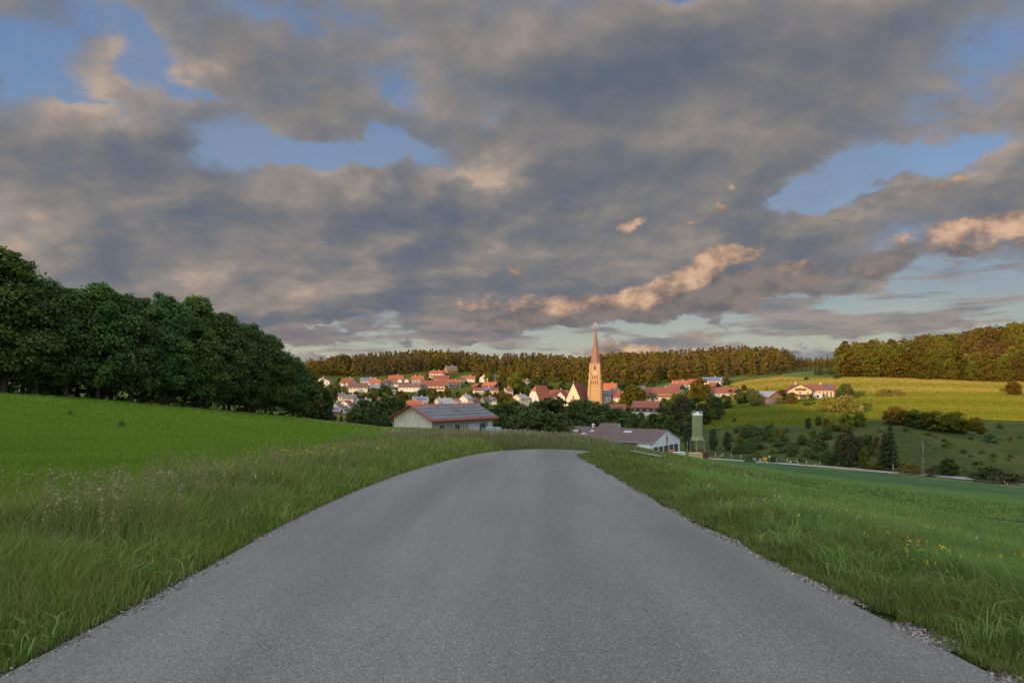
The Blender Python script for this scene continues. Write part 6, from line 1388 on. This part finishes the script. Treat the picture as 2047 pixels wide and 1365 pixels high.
flowers('pale_seed_tufts', 160, 8, 13, lambda Y: edge_x(EL[EL[:, 1] < 30.2], Y) - 3.0, 1.8, (.6, .78), .022, G_SEED, 'pale dry tufts among the left verge grass', .62)
# loose limestone along both road edges
def gravel(name, X, Y, s, label):
    n = len(X); z = Z(X, Y) + .012; o = np.array([(1, 0, 0), (0, 1, 0), (-1, 0, 0), (0, -1, 0), (0, 0, .7), (0, 0, -.7)], float)
    th = rngG.uniform(0, 6.28, n); sc = s[:, None, None] * rngG.uniform(.6, 1.4, (n, 1, 3)); P = o[None] * sc * rngG.uniform(.75, 1.25, (n, 6, 1)); c, sn = np.cos(th)[:, None], np.sin(th)[:, None]
    V = np.stack([P[..., 0] * c - P[..., 1] * sn, P[..., 0] * sn + P[..., 1] * c, P[..., 2]], -1) + np.stack([X, Y, z], 1)[:, None]
    t = np.array([(0, 1, 4), (1, 2, 4), (2, 3, 4), (3, 0, 4), (1, 0, 5), (2, 1, 5), (3, 2, 5), (0, 3, 5)]); Fc = (np.arange(n)[:, None, None] * 6 + t[None]).reshape(-1, 3)
    stuff(name, mesh_np(name, V.reshape(-1, 3), [Fc], [M_PEB], np.repeat(rngG.random(n), 6)), label, 'gravel')
M_PEB = leaf('pebbles', (.075, .066, .056), (.165, .150, .130), 0.0, 0, 0, (.36, .34, .31))
n = 22000; Y = sampleY(n, 2.3, 26, 1.3); w = .04 + .17 * clumpy(Y * .7, Y * .4, 1.3); X = re(Y) - .03 + np.abs(rngG.normal(0, .5, n)) * w; k = clumpy(Y * 1.1, Y * .6, 1.9) + rngG.normal(0, .12, n) > .38; X, Y = X[k], Y[k]; n = len(X); gravel('gravel_edge', X, Y, np.maximum(rngG.gamma(3, .0028, n), .0006 * Y), 'loose pale limestone gravel along the right road edge')
n = 7000; Y = sampleY(n, 2.3, 20, 1.6); w = .06 + .20 * clumpy(Y * .7, Y * .4, 1.7); X = edge_x(EL[EL[:, 1] < 30.2], Y) + .04 - np.abs(rngG.normal(0, .5, n)) * w + .10 * rngG.random(n); k = clumpy(Y * .9, Y * .8, 2.2) + rngG.normal(0, .12, n) > .45; X, Y = X[k], Y[k]; n = len(X); gravel('gravel_fringe', X, Y, np.maximum(rngG.gamma(3, .0026, n), .0005 * Y), 'sparse pale gravel along the left road edge')

# arching tussocks at the right edge
nc = 90; cy = sampleY(nc, 2.6, 14, 1.5); cx = re(cy) + rngG.uniform(.35, 1.5, nc); m = 70; Y = np.repeat(cy, m) + rngG.normal(0, .07, nc * m); X = np.repeat(cx, m) + rngG.normal(0, .07, nc * m)
stuff('grass_tussocks', blade_mesh('grass_tussocks', X, Y, np.repeat(rngG.uniform(.22, .46, nc), m) * rngG.uniform(.6, 1.2, nc * m), rngG.uniform(.006, .011, nc * m), .55, rngG.uniform(.2, .9, nc * m), G_HAY, np.repeat(rngG.normal(.55, .2, nc), m) + rngG.normal(0, .18, nc * m), (-.10, 0)), 'arching tussocks of longer grass close to the right road edge', 'grass')
# upright grass of the far meadow and lawns: it is what the low sun catches
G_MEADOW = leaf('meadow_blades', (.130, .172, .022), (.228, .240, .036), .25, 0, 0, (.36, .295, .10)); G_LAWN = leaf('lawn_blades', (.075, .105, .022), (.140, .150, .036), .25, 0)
def tufts(name, poly, n, w, h, mat, label, y0, y1, x0, x1, hay=False):
    X = rngG.uniform(x0, x1, n); Y = rngG.uniform(y0, y1, n); k = inside(poly, X, Y) & (np.abs(X) < .80 * Y); X, Y = X[k], Y[k]
    r = rngG.normal(.38, .14, len(X)) + .16 * np.sin(Y * .16 + X * .02) + .08 * np.sin(Y * .55)
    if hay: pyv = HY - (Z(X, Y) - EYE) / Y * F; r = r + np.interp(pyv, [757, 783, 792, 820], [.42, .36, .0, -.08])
    return stuff(name, blade_mesh(name, X, Y, rngG.uniform(.6, 1.3, len(X)) * h, rngG.uniform(.6, 1.4, len(X)) * w, .15, rngG.uniform(0, .3, len(X)), mat, r, three=False), label, 'grass')
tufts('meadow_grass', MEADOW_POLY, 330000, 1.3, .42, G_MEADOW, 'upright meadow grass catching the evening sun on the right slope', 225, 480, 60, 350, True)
VILL = [(-330, 445), (-160, 445), (0, 440), (60, 395), (95, 400), (118, 436), (150, 468), (178, 480), (205, 575), (150, 600), (0, 780), (-200, 740), (-400, 700)]
tufts('lawn_grass', VILL, 150000, 1.6, .40, G_LAWN, 'grass of the lawns and slopes between the village houses', 395, 780, -330, 210)
